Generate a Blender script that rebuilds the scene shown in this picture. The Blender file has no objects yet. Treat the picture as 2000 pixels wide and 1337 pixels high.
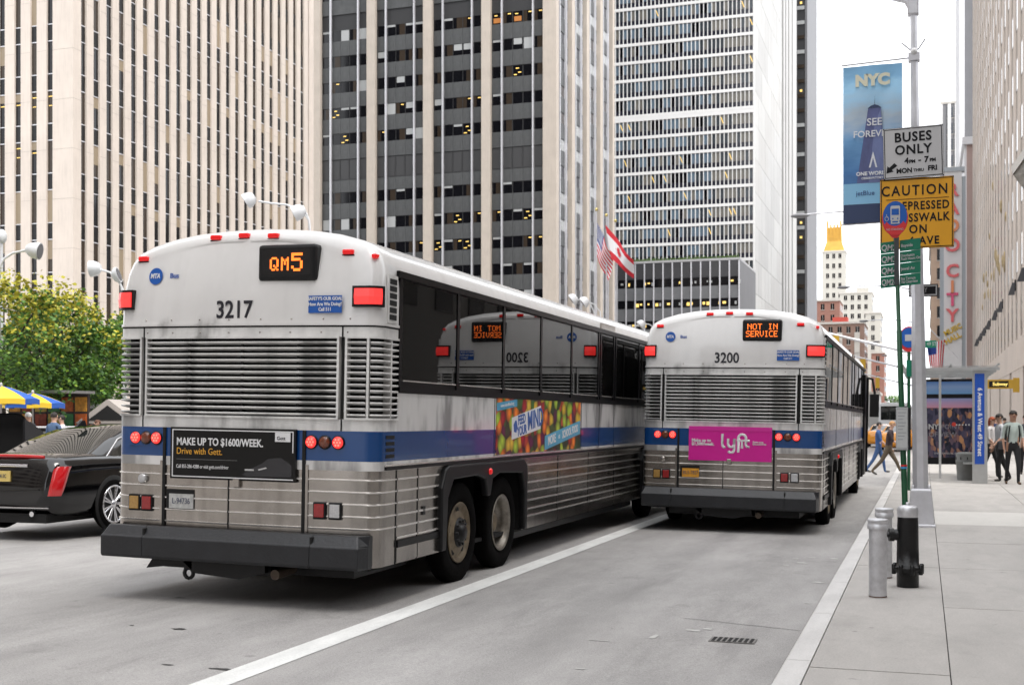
import bpy, bmesh, math, random
from mathutils import Vector, Matrix, Euler
random.seed(7)
C = bpy.context.scene.collection
R = math.radians
PI = math.pi
# ---------------------------------------------------------------- camera
F = 2400.0
TH = math.atan(805.0 / F)
H = 1.65
cam_d = bpy.data.cameras.new('camera')
cam = bpy.data.objects.new('camera', cam_d); C.objects.link(cam)
cam.location = (0, 0, H)
cam.rotation_euler = (R(90), 0, TH)
cam_d.sensor_width = 36; cam_d.lens = 36 * F / 2000
cam_d.shift_y = (822 - 668.5) / 2000
cam_d.clip_end = 5000; cam_d.clip_start = 0.1
cam_d.dof.use_dof = True; cam_d.dof.focus_distance = 12.5; cam_d.dof.aperture_fstop = 4.0
S = bpy.context.scene
S.camera = cam
S.render.resolution_x = 1024; S.render.resolution_y = 684
# ---------------------------------------------------------------- light: bright overcast
W = bpy.data.worlds.new("World"); S.world = W; W.use_nodes = True
nt = W.node_tree; nt.nodes.clear()
SUN_EL, SUN_AZ = R(64), R(125)      # azimuth clockwise from +Y
sky = nt.nodes.new('ShaderNodeTexSky'); sky.sky_type = 'NISHITA'; sky.sun_disc = False
sky.sun_elevation = SUN_EL; sky.sun_rotation = SUN_AZ; sky.dust_density = 6; sky.air_density = 1.2
hsv = nt.nodes.new('ShaderNodeHueSaturation'); hsv.inputs['Saturation'].default_value = 0.12
mixw = nt.nodes.new('ShaderNodeMix'); mixw.data_type = 'RGBA'; mixw.inputs[0].default_value = 0.72
mixw.inputs[7].default_value = (12.4, 12.7, 13.2, 1)        # the even cloud deck
bg = nt.nodes.new('ShaderNodeBackground'); bg.inputs[1].default_value = 0.10
out = nt.nodes.new('ShaderNodeOutputWorld')
nt.links.new(sky.outputs[0], hsv.inputs['Color']); nt.links.new(hsv.outputs[0], mixw.inputs[6])
nt.links.new(mixw.outputs[2], bg.inputs[0]); nt.links.new(bg.outputs[0], out.inputs[0])
sd = bpy.data.lights.new('sun', 'SUN'); sd.energy = 1.1; sd.angle = R(25); sd.color = (1, .95, .88)
so = bpy.data.objects.new('sun', sd); C.objects.link(so)
so.rotation_euler = (R(90) - SUN_EL, 0, -SUN_AZ + PI)
S.view_settings.view_transform = 'Standard'; S.view_settings.look = 'None'
S.view_settings.exposure = 1.22; S.view_settings.gamma = 1.0
S.view_settings.use_curve_mapping = False
S.cycles.max_bounces = 6; S.cycles.diffuse_bounces = 3; S.cycles.glossy_bounces = 4
S.cycles.caustics_reflective = False; S.cycles.caustics_refractive = False
S.cycles.use_denoising = True

# ---------------------------------------------------------------- materials
MATS = {}
def mat(name, col, rough=.6, metal=0., var=0., scale=3., bump=0., bscale=None, emit=None, estr=0., coat=0., spec=None, alpha=1., stretch=None, detail=6., streak=0., trans=0., sl=None):
    if name in MATS: return MATS[name]
    m = bpy.data.materials.new(name); m.use_nodes = True
    n = m.node_tree.nodes; l = m.node_tree.links
    b = n['Principled BSDF']
    c = (*col, 1)
    b.inputs['Base Color'].default_value = c
    b.inputs['Roughness'].default_value = rough
    b.inputs['Metallic'].default_value = metal
    if sl is not None: b.inputs['Specular IOR Level'].default_value = sl
    if spec is not None: b.inputs['IOR'].default_value = spec
    if coat: b.inputs['Coat Weight'].default_value = coat; b.inputs['Coat Roughness'].default_value = .05
    if alpha < 1: b.inputs['Alpha'].default_value = alpha
    if trans: b.inputs['Transmission Weight'].default_value = trans
    if emit: b.inputs['Emission Color'].default_value = (*emit, 1); b.inputs['Emission Strength'].default_value = estr
    if var or bump or streak:
        tc = n.new('ShaderNodeTexCoord'); mp = n.new('ShaderNodeMapping')
        if stretch: mp.inputs['Scale'].default_value = stretch
        l.new(tc.outputs['Object'], mp.inputs['Vector'])
    if var or streak:
        nz = n.new('ShaderNodeTexNoise'); nz.inputs['Scale'].default_value = scale; nz.inputs['Detail'].default_value = detail
        nz.inputs['Roughness'].default_value = .65
        l.new(mp.outputs[0], nz.inputs['Vector'])
        rp = n.new('ShaderNodeMapRange'); rp.inputs[1].default_value = .3; rp.inputs[2].default_value = .7
        rp.inputs[3].default_value = 1 - var; rp.inputs[4].default_value = 1 + var * .6
        l.new(nz.outputs[0], rp.inputs[0])
        last = rp.outputs[0]
        if streak:
            mp2 = n.new('ShaderNodeMapping'); mp2.inputs['Scale'].default_value = (3.5, 3.5, .25)
            l.new(tc.outputs['Object'], mp2.inputs['Vector'])
            n2 = n.new('ShaderNodeTexNoise'); n2.inputs['Scale'].default_value = 2.2; n2.inputs['Detail'].default_value = 5
            l.new(mp2.outputs[0], n2.inputs['Vector'])
            r2 = n.new('ShaderNodeMapRange'); r2.inputs[1].default_value = .48; r2.inputs[2].default_value = .75
            r2.inputs[3].default_value = 1; r2.inputs[4].default_value = 1 - streak
            l.new(n2.outputs[0], r2.inputs[0])
            mm = n.new('ShaderNodeMath'); mm.operation = 'MULTIPLY'; l.new(last, mm.inputs[0]); l.new(r2.outputs[0], mm.inputs[1]); last = mm.outputs[0]
        mx = n.new('ShaderNodeVectorMath'); mx.operation = 'SCALE'; mx.inputs[0].default_value = col
        l.new(last, mx.inputs['Scale']); l.new(mx.outputs[0], b.inputs['Base Color'])
    if bump:
        nb = n.new('ShaderNodeTexNoise'); nb.inputs['Scale'].default_value = bscale or scale * 6; nb.inputs['Detail'].default_value = 4
        l.new(mp.outputs[0], nb.inputs['Vector'])
        bp = n.new('ShaderNodeBump'); bp.inputs['Strength'].default_value = bump; bp.inputs['Distance'].default_value = .02
        l.new(nb.outputs[0], bp.inputs['Height']); l.new(bp.outputs[0], b.inputs['Normal'])
    MATS[name] = m
    return m

# ---------------------------------------------------------------- mesh builder
class MB:
    def __init__(s): s.v = []; s.f = []; s.m = []; s.sm = []
    def poly(s, pts, mi=0, sm=False):
        k = len(s.v); s.v += [tuple(p) for p in pts]; s.f.append(tuple(range(k, k + len(pts)))); s.m.append(mi); s.sm.append(sm)
    def box(s, x0, x1, y0, y1, z0, z1, mi=0):
        k = len(s.v)
        s.v += [(x0,y0,z0),(x1,y0,z0),(x1,y1,z0),(x0,y1,z0),(x0,y0,z1),(x1,y0,z1),(x1,y1,z1),(x0,y1,z1)]
        for q in ((3,2,1,0),(4,5,6,7),(0,1,5,4),(1,2,6,5),(2,3,7,6),(3,0,4,7)):
            s.f.append(tuple(k + i for i in q)); s.m.append(mi); s.sm.append(False)
        return s
    def grid(s, rows, mi=0, sm=True, close=False, flip=False):
        """rows: list of equally long point lists"""
        k = len(s.v); n = len(rows[0])
        for r in rows: s.v += [tuple(p) for p in r]
        for i in range(len(rows) - 1):
            for j in range(n if close else n - 1):
                a = k + i*n + j; b = k + i*n + (j+1) % n; c = b + n; d = a + n
                s.f.append((a,d,c,b) if flip else (a,b,c,d)); s.m.append(mi[i] if isinstance(mi, (list, tuple)) else mi); s.sm.append(sm)
        return s
    def tube(s, pts, r, n=8, mi=0, cap=True, sm=True):
        pts = [Vector(p) for p in pts]
        rs = r if isinstance(r, (list, tuple)) else [r] * len(pts)
        rows = []; up = None
        for i, p in enumerate(pts):
            d = (pts[min(i+1, len(pts)-1)] - pts[max(i-1, 0)])
            d = d.normalized() if d.length > 1e-9 else Vector((0,0,1))
            if up is None: up = Vector((0,0,1)) if abs(d.z) < .9 else Vector((1,0,0))
            a = d.cross(up)
            if a.length < 1e-4: a = d.cross(Vector((0,1,0)))
            a.normalize(); b = d.cross(a).normalized(); up = -b if False else up
            rows.append([p + (a*math.cos(2*PI*j/n) + b*math.sin(2*PI*j/n)) * rs[i] for j in range(n)])
        s.grid(rows, mi, sm, close=True, flip=True)
        if cap: s.poly(rows[0][::-1][::-1], mi); s.poly(rows[-1][::-1], mi)
        return s
    def lathe(s, prof, c=(0,0,0), n=16, mi=0, axis='z', sm=True, cap=True):
        rows = []
        for (r, h) in prof:
            row = []
            for j in range(n):
                a = 2*PI*j/n; u, w = r*math.cos(a), r*math.sin(a)
                row.append({'z': (c[0]+u, c[1]+w, c[2]+h), 'x': (c[0]+h, c[1]+u, c[2]+w), 'y': (c[0]+w, c[1]+h, c[2]+u)}[axis])
            rows.append(row)
        s.grid(rows, mi, sm, close=True)
        if cap: s.poly(rows[0][::-1], mi); s.poly(rows[-1], mi)
        return s
    def prism(s, pts, axis, h0, h1, mi=0):
        """pts 2D outline; axis 'x': (y,z), 'y': (x,z), 'z': (x,y)"""
        def P(p, h): return {'x': (h, p[0], p[1]), 'y': (p[0], h, p[1]), 'z': (p[0], p[1], h)}[axis]
        k = len(s.v); n = len(pts)
        s.v += [P(p, h0) for p in pts] + [P(p, h1) for p in pts]
        s.f.append(tuple(range(k+n-1, k-1, -1))); s.f.append(tuple(range(k+n, k+2*n)))
        s.m += [mi, mi]; s.sm += [False, False]
        for j in range(n):
            s.f.append((k+j, k+(j+1) % n, k+n+(j+1) % n, k+n+j)); s.m.append(mi); s.sm.append(False)
        return s
    def ell(s, c, r, n=12, m=8, mi=0):
        rows = []
        for i in range(m + 1):
            t = PI * i / m - PI/2
            q = max(math.cos(t), 1e-3)
            rows.append([(c[0]+r[0]*q*math.cos(2*PI*j/n), c[1]+r[1]*q*math.sin(2*PI*j/n), c[2]+r[2]*math.sin(t)) for j in range(n)])
        s.grid(rows, mi, True, close=True); return s
    def mesh(s, name, mats, fix=True):
        me = bpy.data.meshes.new(name); me.from_pydata(s.v, [], s.f)
        for m in (mats if isinstance(mats, (list, tuple)) else [mats]): me.materials.append(m)
        me.polygons.foreach_set('material_index', s.m); me.polygons.foreach_set('use_smooth', s.sm)
        if fix:
            bm = bmesh.new(); bm.from_mesh(me); bmesh.ops.recalc_face_normals(bm, faces=bm.faces); bm.to_mesh(me); bm.free()
        me.update(); return me
    def build(s, name, mats, parent=None, loc=None, rot=None, fix=True, bevel=0, label=None):
        o = bpy.data.objects.new(name, s.mesh(name, mats, fix)); C.objects.link(o)
        if parent: o.parent = parent
        if loc: o.location = loc
        if rot: o.rotation_euler = rot
        if bevel:
            b = o.modifiers.new('b', 'BEVEL'); b.width = bevel; b.segments = 2; b.limit_method = 'ANGLE'; b.angle_limit = R(40)
        if label: o['label'] = label
        return o
def BX(*a): return MB().box(*a)
def put(name, me, parent, loc=(0,0,0), rot=None, scale=None):
    o = bpy.data.objects.new(name, me); C.objects.link(o); o.parent = parent; o.location = loc
    if rot: o.rotation_euler = rot
    if scale: o.scale = scale
    return o
def thing(name, label, cat, loc=(0,0,0), rz=0., group=None):
    o = bpy.data.objects.new(name, None); C.objects.link(o); o.location = loc; o.rotation_euler = (0,0,rz)
    o['label'] = label; o['category'] = cat; o.empty_display_size = .2
    if group: o['group'] = group
    return o
def tag(o, label, cat, group=None):
    o['label'] = label; o['category'] = cat
    if group: o['group'] = group
    return o
def struct(o, label=None):
    o['kind'] = 'structure'
    if label: o['label'] = label
    return o
def copy_tree(o, parent=None, skip=()):
    c = o.copy(); C.objects.link(c)
    if parent: c.parent = parent
    for ch in list(o.children):
        if ch.name.split('.')[0] in skip: continue
        copy_tree(ch, c)
    return c
REAR = (R(90), 0, 0)            # text facing -y
EAST = (R(90), 0, R(90))        # text facing +x
def text(s, size, m, parent, loc, rot=REAR, name='lettering', width=1., bold=0., align='CENTER', spin=0., depth=.0015, shear=0., sp=1.):
    cu = bpy.data.curves.new('t', 'FONT'); cu.body = s; cu.size = size; cu.extrude = depth; cu.offset = bold
    cu.align_x = align; cu.align_y = 'CENTER'; cu.resolution_u = 3; cu.shear = shear; cu.space_character = sp
    cu.space_line = .85
    o = bpy.data.objects.new('t', cu); C.objects.link(o)
    dg = bpy.context.evaluated_depsgraph_get(); me = bpy.data.meshes.new_from_object(o.evaluated_get(dg))
    bpy.data.objects.remove(o); me.name = name; me.materials.clear(); me.materials.append(m)
    t = bpy.data.objects.new(name, me); C.objects.link(t)
    if parent: t.parent = parent
    t.location = loc
    t.rotation_euler = (Euler(rot).to_matrix() @ Matrix.Rotation(spin, 3, 'Z')).to_euler()
    t.scale = (width, 1, 1)
    return t
DOT = {'Q':["01110","10001","10001","10001","10101","10010","01101"],'M':["10001","11011","10101","10101","10001","10001","10001"],
'5':["11111","10000","11110","00001","00001","10001","01110"],'N':["10001","11001","10101","10011","10001","10001","10001"],
'O':["01110","10001","10001","10001","10001","10001","01110"],'T':["11111","00100","00100","00100","00100","00100","00100"],
'I':["01110","00100","00100","00100","00100","00100","01110"],'S':["01111","10000","10000","01110","00001","00001","11110"],
'E':["11111","10000","10000","11110","10000","10000","11111"],'R':["11110","10001","10001","11110","10100","10010","10001"],
'V':["10001","10001","10001","10001","10001","01010","00100"],'C':["01111","10000","10000","10000","10000","10000","01111"],' ':["00000"]*7}
def dots(mb, s, x, z, px, pz, y, fill=.9):
    for ch in s:
        for r_, row in enumerate(DOT[ch]):
            for c_, b in enumerate(row):
                if b == '1':
                    X = x + c_*px; Z = z - r_*pz
                    mb.box(X, X + px*fill, y - .004, y, Z - pz*fill, Z)
        x += 6*px
    return x
M_dark = mat('dark_recess', (.008,.008,.008), .9)
# ================================================================ GROUND
def road_z(x): return .009 * min(max(-.85 - x, 0), 9)
def ground_mat(name, col, var, patch, speck, crack=False, rough=.85, gum=False, stain=False):
    m = bpy.data.materials.new(name); m.use_nodes = True; n = m.node_tree.nodes; l = m.node_tree.links; b = n['Principled BSDF']
    b.inputs['Roughness'].default_value = rough
    tc = n.new('ShaderNodeTexCoord')
    def noise(sc, d=6, stretch=None):
        z = n.new('ShaderNodeTexNoise'); z.inputs['Scale'].default_value = sc; z.inputs['Detail'].default_value = d; z.inputs['Roughness'].default_value = .7
        mp = n.new('ShaderNodeMapping'); l.new(tc.outputs['Object'], mp.inputs[0])
        if stretch: mp.inputs['Scale'].default_value = stretch
        l.new(mp.outputs[0], z.inputs['Vector']); return z
    def rng(src, a, b_, c, d):
        r = n.new('ShaderNodeMapRange'); r.inputs[1].default_value = a; r.inputs[2].default_value = b_; r.inputs[3].default_value = c; r.inputs[4].default_value = d
        l.new(src, r.inputs[0]); return r.outputs[0]
    def mul(a, b_):
        q = n.new('ShaderNodeMath'); q.operation = 'MULTIPLY'; l.new(a, q.inputs[0]); l.new(b_, q.inputs[1]); return q.outputs[0]
    f = rng(noise(.35, 5, (1, .35, 1)).outputs[0], .35, .65, 1 - patch, 1 + patch*.7)
    f = mul(f, rng(noise(2.2, 8, (1.6, .5, 1)).outputs[0], .3, .7, 1 - var, 1 + var))
    f = mul(f, rng(noise(70, 3).outputs[0], .3, .7, 1 - speck, 1 + speck))
    if crack:
        f = mul(f, rng(noise(5, 9).outputs[0], .30, .36, .72, 1))
    if stain:
        f = mul(f, rng(noise(1.1, 7, (1.5, .16, 1)).outputs[0], .55, .75, 1, .74))
        f = mul(f, rng(noise(.9, 10, (1, 1, 1)).outputs[0], .60, .68, 1, .80))
        f = mul(f, rng(noise(260, 1).outputs[0], .35, .65, .80, 1.2))
        sxn = n.new('ShaderNodeSeparateXYZ'); l.new(tc.outputs['Object'], sxn.inputs[0])
        for cx, wd, am in ((-1.75, .38, .90), (-3.65, .38, .91), (-2.7, .30, .86), (-5.0, .38, .91), (-6.9, .38, .92), (-5.9, .3, .88)):
            a_ = n.new('ShaderNodeMath'); a_.operation = 'SUBTRACT'; l.new(sxn.outputs[0], a_.inputs[0]); a_.inputs[1].default_value = cx
            b2 = n.new('ShaderNodeMath'); b2.operation = 'ABSOLUTE'; l.new(a_.outputs[0], b2.inputs[0])
            w2 = n.new('ShaderNodeMath'); w2.operation = 'MULTIPLY_ADD'; w2.inputs[1].default_value = .5; l.new(noise(1.3, 4, (1, .3, 1)).outputs[0], w2.inputs[0]); l.new(b2.outputs[0], w2.inputs[2])
            f = mul(f, rng(w2.outputs[0], .25, .25 + wd, am, 1))
        vo = n.new('ShaderNodeTexVoronoi'); vo.inputs['Scale'].default_value = 1.7; l.new(tc.outputs['Object'], vo.inputs['Vector'])
        f = mul(f, rng(vo.outputs['Distance'], .03, .09, .70, 1))
    if gum:
        v = n.new('ShaderNodeTexVoronoi'); v.inputs['Scale'].default_value = 2.6; l.new(tc.outputs['Object'], v.inputs['Vector'])
        f = mul(f, rng(v.outputs['Distance'], .035, .06, .62, 1))
        f = mul(f, rng(noise(.7, 8).outputs[0], .52, .72, 1, .84))
    sc = n.new('ShaderNodeVectorMath'); sc.operation = 'SCALE'; sc.inputs[0].default_value = col; l.new(f, sc.inputs['Scale']); l.new(sc.outputs[0], b.inputs['Base Color'])
    bp = n.new('ShaderNodeBump'); bp.inputs['Strength'].default_value = .35; bp.inputs['Distance'].default_value = .006
    l.new(noise(110, 2).outputs[0], bp.inputs['Height']); l.new(bp.outputs[0], b.inputs['Normal'])
    return m
M_road = ground_mat('pale_worn_asphalt', (.335,.322,.312), .10, .20, .20, True, stain=True)
M_walk = ground_mat('sidewalk_concrete', (.41,.388,.366), .09, .09, .12, True, gum=True)
M_walk2 = ground_mat('sidewalk_concrete_new', (.53,.51,.48), .05, .03, .06)
M_kerb = ground_mat('kerb_concrete', (.55,.535,.52), .10, .06, .10)
M_paint = ground_mat('road_paint', (.68,.68,.66), .16, .06, .10, True)
M_plaza = ground_mat('plaza_paving', (.36,.35,.34), .08, .05, .06)
ga = BX(-1500, 1500, -400, 2600, -.6, -.35).build('ground', M_plaza); struct(ga)
KX = -.85; YF = 900.
# road cross section: cambered on our side, level beyond
m = MB()
xs = [KX, -3, -5, -7, -9.85, -14, -20]
m.grid([[(x, y, road_z(x) if x > -14 else (.081 if x == -14 else .05)) for x in xs] for y in (-30, 0, 20, 60, 150, 400, YF)], 0, False)
struct(m.build('road', M_road))
SZ = .13
base = BX(KX+.168, 60, -30, YF, -.3, SZ-.018).build('sidewalk', mat('joint_dirt', (.07,.065,.06), .9)); struct(base)
xe = [KX+.172, .15, 1.72, 3.24, 4.76, 6.2]; yst = 2.85
for j in range(-2, 22):
    ya = 13.5 + yst*(j-4); yb = ya + yst
    for i in range(5):
        if ya > 43 and i > 3: pass
        new = (j in (6,) and i in (1, 2))
        gmesh = BX(xe[i]+.004, xe[i+1]-.004, ya+.005, yb-.005, SZ-.09, SZ + random.uniform(-.0015, .0015)).mesh('slab', M_walk2 if new else M_walk)
        put('slab', gmesh, base)
far = BX(xe[0], 60, 13.5+yst*18, YF, SZ-.05, SZ).build('paving', M_walk, base)
far2 = BX(xe[5]+.0, 60, -30, 13.5+yst*18-.01, SZ-.05, SZ).build('paving', M_walk, base)
# kerb stones
kb = BX(KX+.002, KX+.166, -30, YF, -.2, .115).build('kerb', mat('joint_dirt', (.05,.05,.05), .9)); struct(kb)
ks = MB().prism([(KX,-.1),(KX+.006,SZ-.012),(KX+.02,SZ),(KX+.168,SZ),(KX+.168,-.1)], 'y', .004, 1.996).mesh('kerb_stone', M_kerb)
for j in range(34): put('kerb_stone', ks, kb, (0, -4 + j*2., .001 + random.uniform(0, .002)))
BX(KX, KX+.168, 64, YF, 0, SZ+.001).build('kerb_stone', M_kerb, kb)
# painted bus-lane line (follows the camber)
def strip(name, x0, x1, y0, y1, dz, mt, n=30):
    m = MB(); m.grid([[(x0, y0+(y1-y0)*k/n, road_z(x0)+dz), (x1, y0+(y1-y0)*k/n, road_z(x1)+dz)] for k in range(n+1)], 0, False)
    return struct(m.build(name, mt))
strip('lane_line', -4.28, -4.05, -5, 400, .004, M_paint)
strip('lane_line', -7.95, -7.83, 30, 33, .004, M_paint, 2)
# worn road stencil flecks, patches, drain
random.seed(3)
def blotch(x, y, r, sy, dz, mt, name, n=14):
    m = MB(); pts = []
    for k in range(n):
        a = 2*PI*k/n; q = r*random.uniform(.45, 1)
        X = x + q*math.cos(a); Y = y + sy*q*math.sin(a); pts.append((X, Y, road_z(X)+dz))
    m.poly(pts); return m.build(name, mt)
M_tar = mat('tar_patch', (.035,.033,.032), .6, var=.2, scale=9)
M_fleck = mat('worn_paint_fleck', (.48,.47,.45), .8, var=.2, scale=20)
tars = [(-4.12-1.35, 8.2,.09,.5),(-5.9,8.2,.03,.6),(-4.35,7.0,.10,.35),(-4.75,7.0,.06,.3),(-6.4,9.6,.06,.4),(-2.0,7.2,.05,.4)]
for (x, y, r, s_) in tars: struct(blotch(x, y, r, s_, .0035, M_tar, 'road_patch'))
for (x, y, r, s_) in ((-1.72,9.6,.10,.5),(-1.62,9.7,.05,.9),(-1.35,14.6,.09,.9),(-1.45,15.0,.06,.7),(-1.28,15.2,.07,.6),(-1.5,14.3,.05,.8),(-1.95,9.2,.04,3),(-1.02,12.9,.07,.9),(-1.02,15.2,.07,.9),(-1.0,11.4,.04,.8),(-2.15,7.85,.05,.5),(-2.25,6.9,.07,.5),(-2.3,8.9,.16,.10)):
    struct(blotch(x, y, r, s_, .0038, M_fleck, 'road_marking'))
dr = thing('drain_grate', 'small slotted iron grate set in the bus lane before the kerb', 'drain', (-1.36, 9.27, road_z(-1.36)+.003))
BX(-.17, .17, -.10, .10, 0, .004).build('frame', mat('iron', (.20,.19,.18), .6, .5, var=.2, scale=20), dr)
me = BX(-.012, .012, -.085, .085, .004, .006).mesh('slot', M_dark)
for k in range(8): put('slot', me, dr, (-.14 + k*.04, 0, 0))
cr = MB()
p = Vector((-1.9, 10.15, 0)); 
pts = []
for k in range(14):
    pts.append((p.x + k*.075, p.y - k*.02 + random.uniform(-.02, .02)))
cr.grid([[(a, b, road_z(a)+.0036) for a, b in pts], [(a, b+.011, road_z(a)+.0036) for a, b in pts]], 0, False); struct(cr.build('road_crack', mat('crack_dirt', (.12,.115,.11), .9)))
# far side: kerb and plaza
struct(BX(-75, -20, -30, YF, -.3, .19).build('plaza', M_plaza))
struct(BX(-20, -19.83, -30, YF, -.2, .20).build('kerb', M_kerb))
# ================================================================ TOWERS
M_lime = mat('limestone_pier', (.66,.585,.52), .75, var=.09, scale=.35, streak=.10, bump=.05, bscale=3)
M_lime2 = mat('limestone_tan', (.55,.485,.42), .8, var=.08, scale=.5, streak=.10)
M_span = mat('dark_spandrel', (.008,.008,.009), .3, sl=.3)
M_pane = mat('pane_dark', (.006,.006,.008), .08, sl=.35)
M_pane2 = mat('pane_brown', (.045,.033,.024), .2, sl=.3)
M_blind = mat('pane_blind', (.30,.24,.165), .5)
M_blind2 = mat('pane_blind_white', (.42,.43,.43), .5)
M_warm = mat('ceiling_light_warm', (.9,.6,.1), .5, emit=(1,.68,.25), estr=.36)
M_alu = mat('aluminium_rail', (.74,.74,.78), .35, .3)
M_slate = mat('slate_spandrel', (.085,.088,.09), .5, var=.22, scale=.6, streak=.30)
M_wallD = mat('dark_wall', (.03,.03,.032), .6)
M_white_st = mat('white_marble', (.74,.73,.72), .6, var=.05, scale=.3)
M_grey_st = mat('grey_stone', (.17,.17,.18), .6, var=.08, scale=.3, streak=.12)
random.seed(11)
# ---- 1: pale tower of close-set stone piers
X1, Y1, Y2 = -61.3, 77.9, 116.2
T1 = thing('office_tower', 'pale stone tower of close-set vertical piers and brown window slots, standing behind the trees', 'building', (0,0,0), 0, 'office towers along the avenue')
TOP1 = 118
BX(X1-46, X1-.22, Y1+.22, Y2-.3, -.3, TOP1-1).build('wall', M_wallD, T1)
NP = 24; pit = (Y2-Y1)/NP
pe = BX(-.5, 0, 0, .84, 0, TOP1).mesh('pier', M_lime)
for k in range(1, NP): put('pier', pe, T1, (X1, Y1 + k*pit, 0))
ps = BX(0, .9, 0, .5, 0, TOP1).mesh('pier', M_lime)
for k in range(26): put('pier', ps, T1, (X1-1.85-.9-.60 - k*1.5, Y1, 0))
BX(X1-1.88, X1, Y1, Y1+.95, 0, TOP1).build('corner_pier', M_lime, T1)
BX(X1-.95, X1, Y2-.5, Y2+.5, 0, TOP1).build('corner_pier', M_lime, T1)
FH = 3.8
pjoint = BX(-.001, .004, 0, .88, -.008, .008).mesh('stone_joint', mat('stone_joint', (.42,.38,.34), .9))
def slotset(wd, axis):
    out_ = []
    for v in range(7):
        m = MB()
        def B_(u0, u1, z0, z1, d, mi):
            if axis == 'y': m.box(-.02, d, u0, u1, z0, z1, mi)
            else: m.box(u0, u1, -d, .02, z0, z1, mi)
        B_(0, wd, 0, 1.22, .02, 1)
        B_(0, wd, 1.22, 1.28, .05, 4); B_(0, wd, 3.74, 3.8, .05, 4)
        bl = (0, .0, .35, .6, 1.0, .25, 0)[v]
        h = 2.46*bl
        base_ = 2 if v in (1, 3, 6) else 0
        if h < 2.45: B_(0, wd, 1.28, 3.74 - h, .0, base_)
        if h > 0: B_(0, wd, 3.74-h, 3.74, .008, 3)
        if v == 6: B_(.08, wd-.06, 3.30, 3.36, .012, 5); B_(.1, wd-.2, 2.6, 2.65, .012, 5)
        if v == 5: B_(.08, wd-.06, 2.85, 2.91, .012, 5)
        out_.append(m.mesh('window', [M_pane, M_span, M_pane2, M_blind, M_alu, M_warm]))
    return out_
we = slotset(pit-.84, 'y'); wsn = slotset(.60, 'x')
Z0 = 4.2
def pick(warm=False):
    r = random.random()
    if warm: return random.choice((5, 6, 6, 1, 0))
    return 0 if r < .30 else 1 if r < .62 else 2 if r < .72 else 3 if r < .83 else 4 if r < .92 else 1
for k in range(0, NP):
    for f in range(9):
        put('window', we[pick()], T1, (X1-.17, Y1 + k*pit + .84, Z0 + f*FH))
for k in range(5):
    for f in range(9):
        put('window', wsn[pick(f in (4, 5))], T1, (X1-1.88-.58 - k*1.5, Y1+.19, Z0 + f*FH))
mm = MB()
def slotjoin(k0, k1, f0, f1, south):
    for k in range(k0, k1):
        for f in range(f0, f1):
            z = Z0 + f*FH
            if south: x = X1-1.88-.58 - k*1.5; mm.box(x, x+.6, Y1+.17, Y1+.24, z, z+1.25, 1); mm.box(x, x+.6, Y1+.19, Y1+.24, z+1.28, z+3.78, random.choice((0, 2, 2)))
            else: y = Y1+k*pit+.84; mm.box(X1-.24, X1-.16, y, y+pit-.84, z, z+1.25, 1); mm.box(X1-.24, X1-.18, y, y+pit-.84, z+1.28, z+3.78, random.choice((0, 2, 2)))
slotjoin(0, NP, 9, 29, False); slotjoin(5, 26, 0, 29, True); slotjoin(0, 5, 9, 29, True)
o = mm.build('upper_windows', [M_pane, M_span, M_pane2], T1); o['kind'] = 'stuff'
jm = BX(0, .006, -.001, .881, -.01, .01).mesh('stone_joint', mat('stone_joint', (.42,.38,.34), .9))
jn = BX(-.001, .901, -.006, 0, -.01, .01).mesh('stone_joint', mat('stone_joint', (.42,.38,.34), .9))
jc = MB().box(-1.88, .006, -.006, 0, -.012, .012).box(0, .006, 0, .95, -.012, .012).mesh('stone_joint', mat('stone_joint', (.42,.38,.34), .9))
for f in range(9):
    for k in range(1, 22): put('stone_joint', jm, T1, (X1, Y1+k*pit, Z0 + f*FH + 3.0))
    put('stone_joint', jc, T1, (X1, Y1, Z0 + f*FH + 3.0))
    for k in range(4): put('stone_joint', jn, T1, (X1-3.35-k*1.5, Y1, Z0 + f*FH + 3.0))

# ---- 2: dark tower with broad stone piers and slate bands
X2, Y3, Y4 = -49.1, 166., 200.
XW = -115.
T2 = thing('office_tower', 'dark slate office tower with widely spaced pale stone piers, steel rails and lit windows', 'building', (0,0,0), 0, 'office towers along the avenue')
TOP2 = 190
BX(XW, X2-.75, Y3+.75, Y4, -.3, TOP2-1).build('wall', M_wallD, T2)
pier = MB().box(-.70, .66, 0, .8, 0, TOP2).mesh('pier', M_lime2)
pxs = [-87.0 + 9.05*k for k in range(4)]
for x in pxs + [pxs[0]-9.05, pxs[0]-18.1]: put('pier', pier, T2, (x+.2, Y3, 0))
BX(X2-2.0, X2-.0, Y3, Y3+1.3, 0, TOP2).build('corner_pier', M_lime2, T2)
pier_e = MB().box(-.8, 0, -.8, .8, 0, TOP2).mesh('pier', M_lime2)
for k in range(1, 4): put('pier', pier_e, T2, (X2, Y3 + .6 + 8.35*k - .0, 0))
BX(X2-1.2, X2, Y4-.9, Y4+.4, 0, TOP2).build('corner_pier', M_lime2, T2)
rows2 = [31.9 - 3.85*j for j in range(4, -1, -1)] + [35.85] + [44.7 + 3.87*j for j in range(5)]   # window heads
mech = 40.8
wts = []
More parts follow.
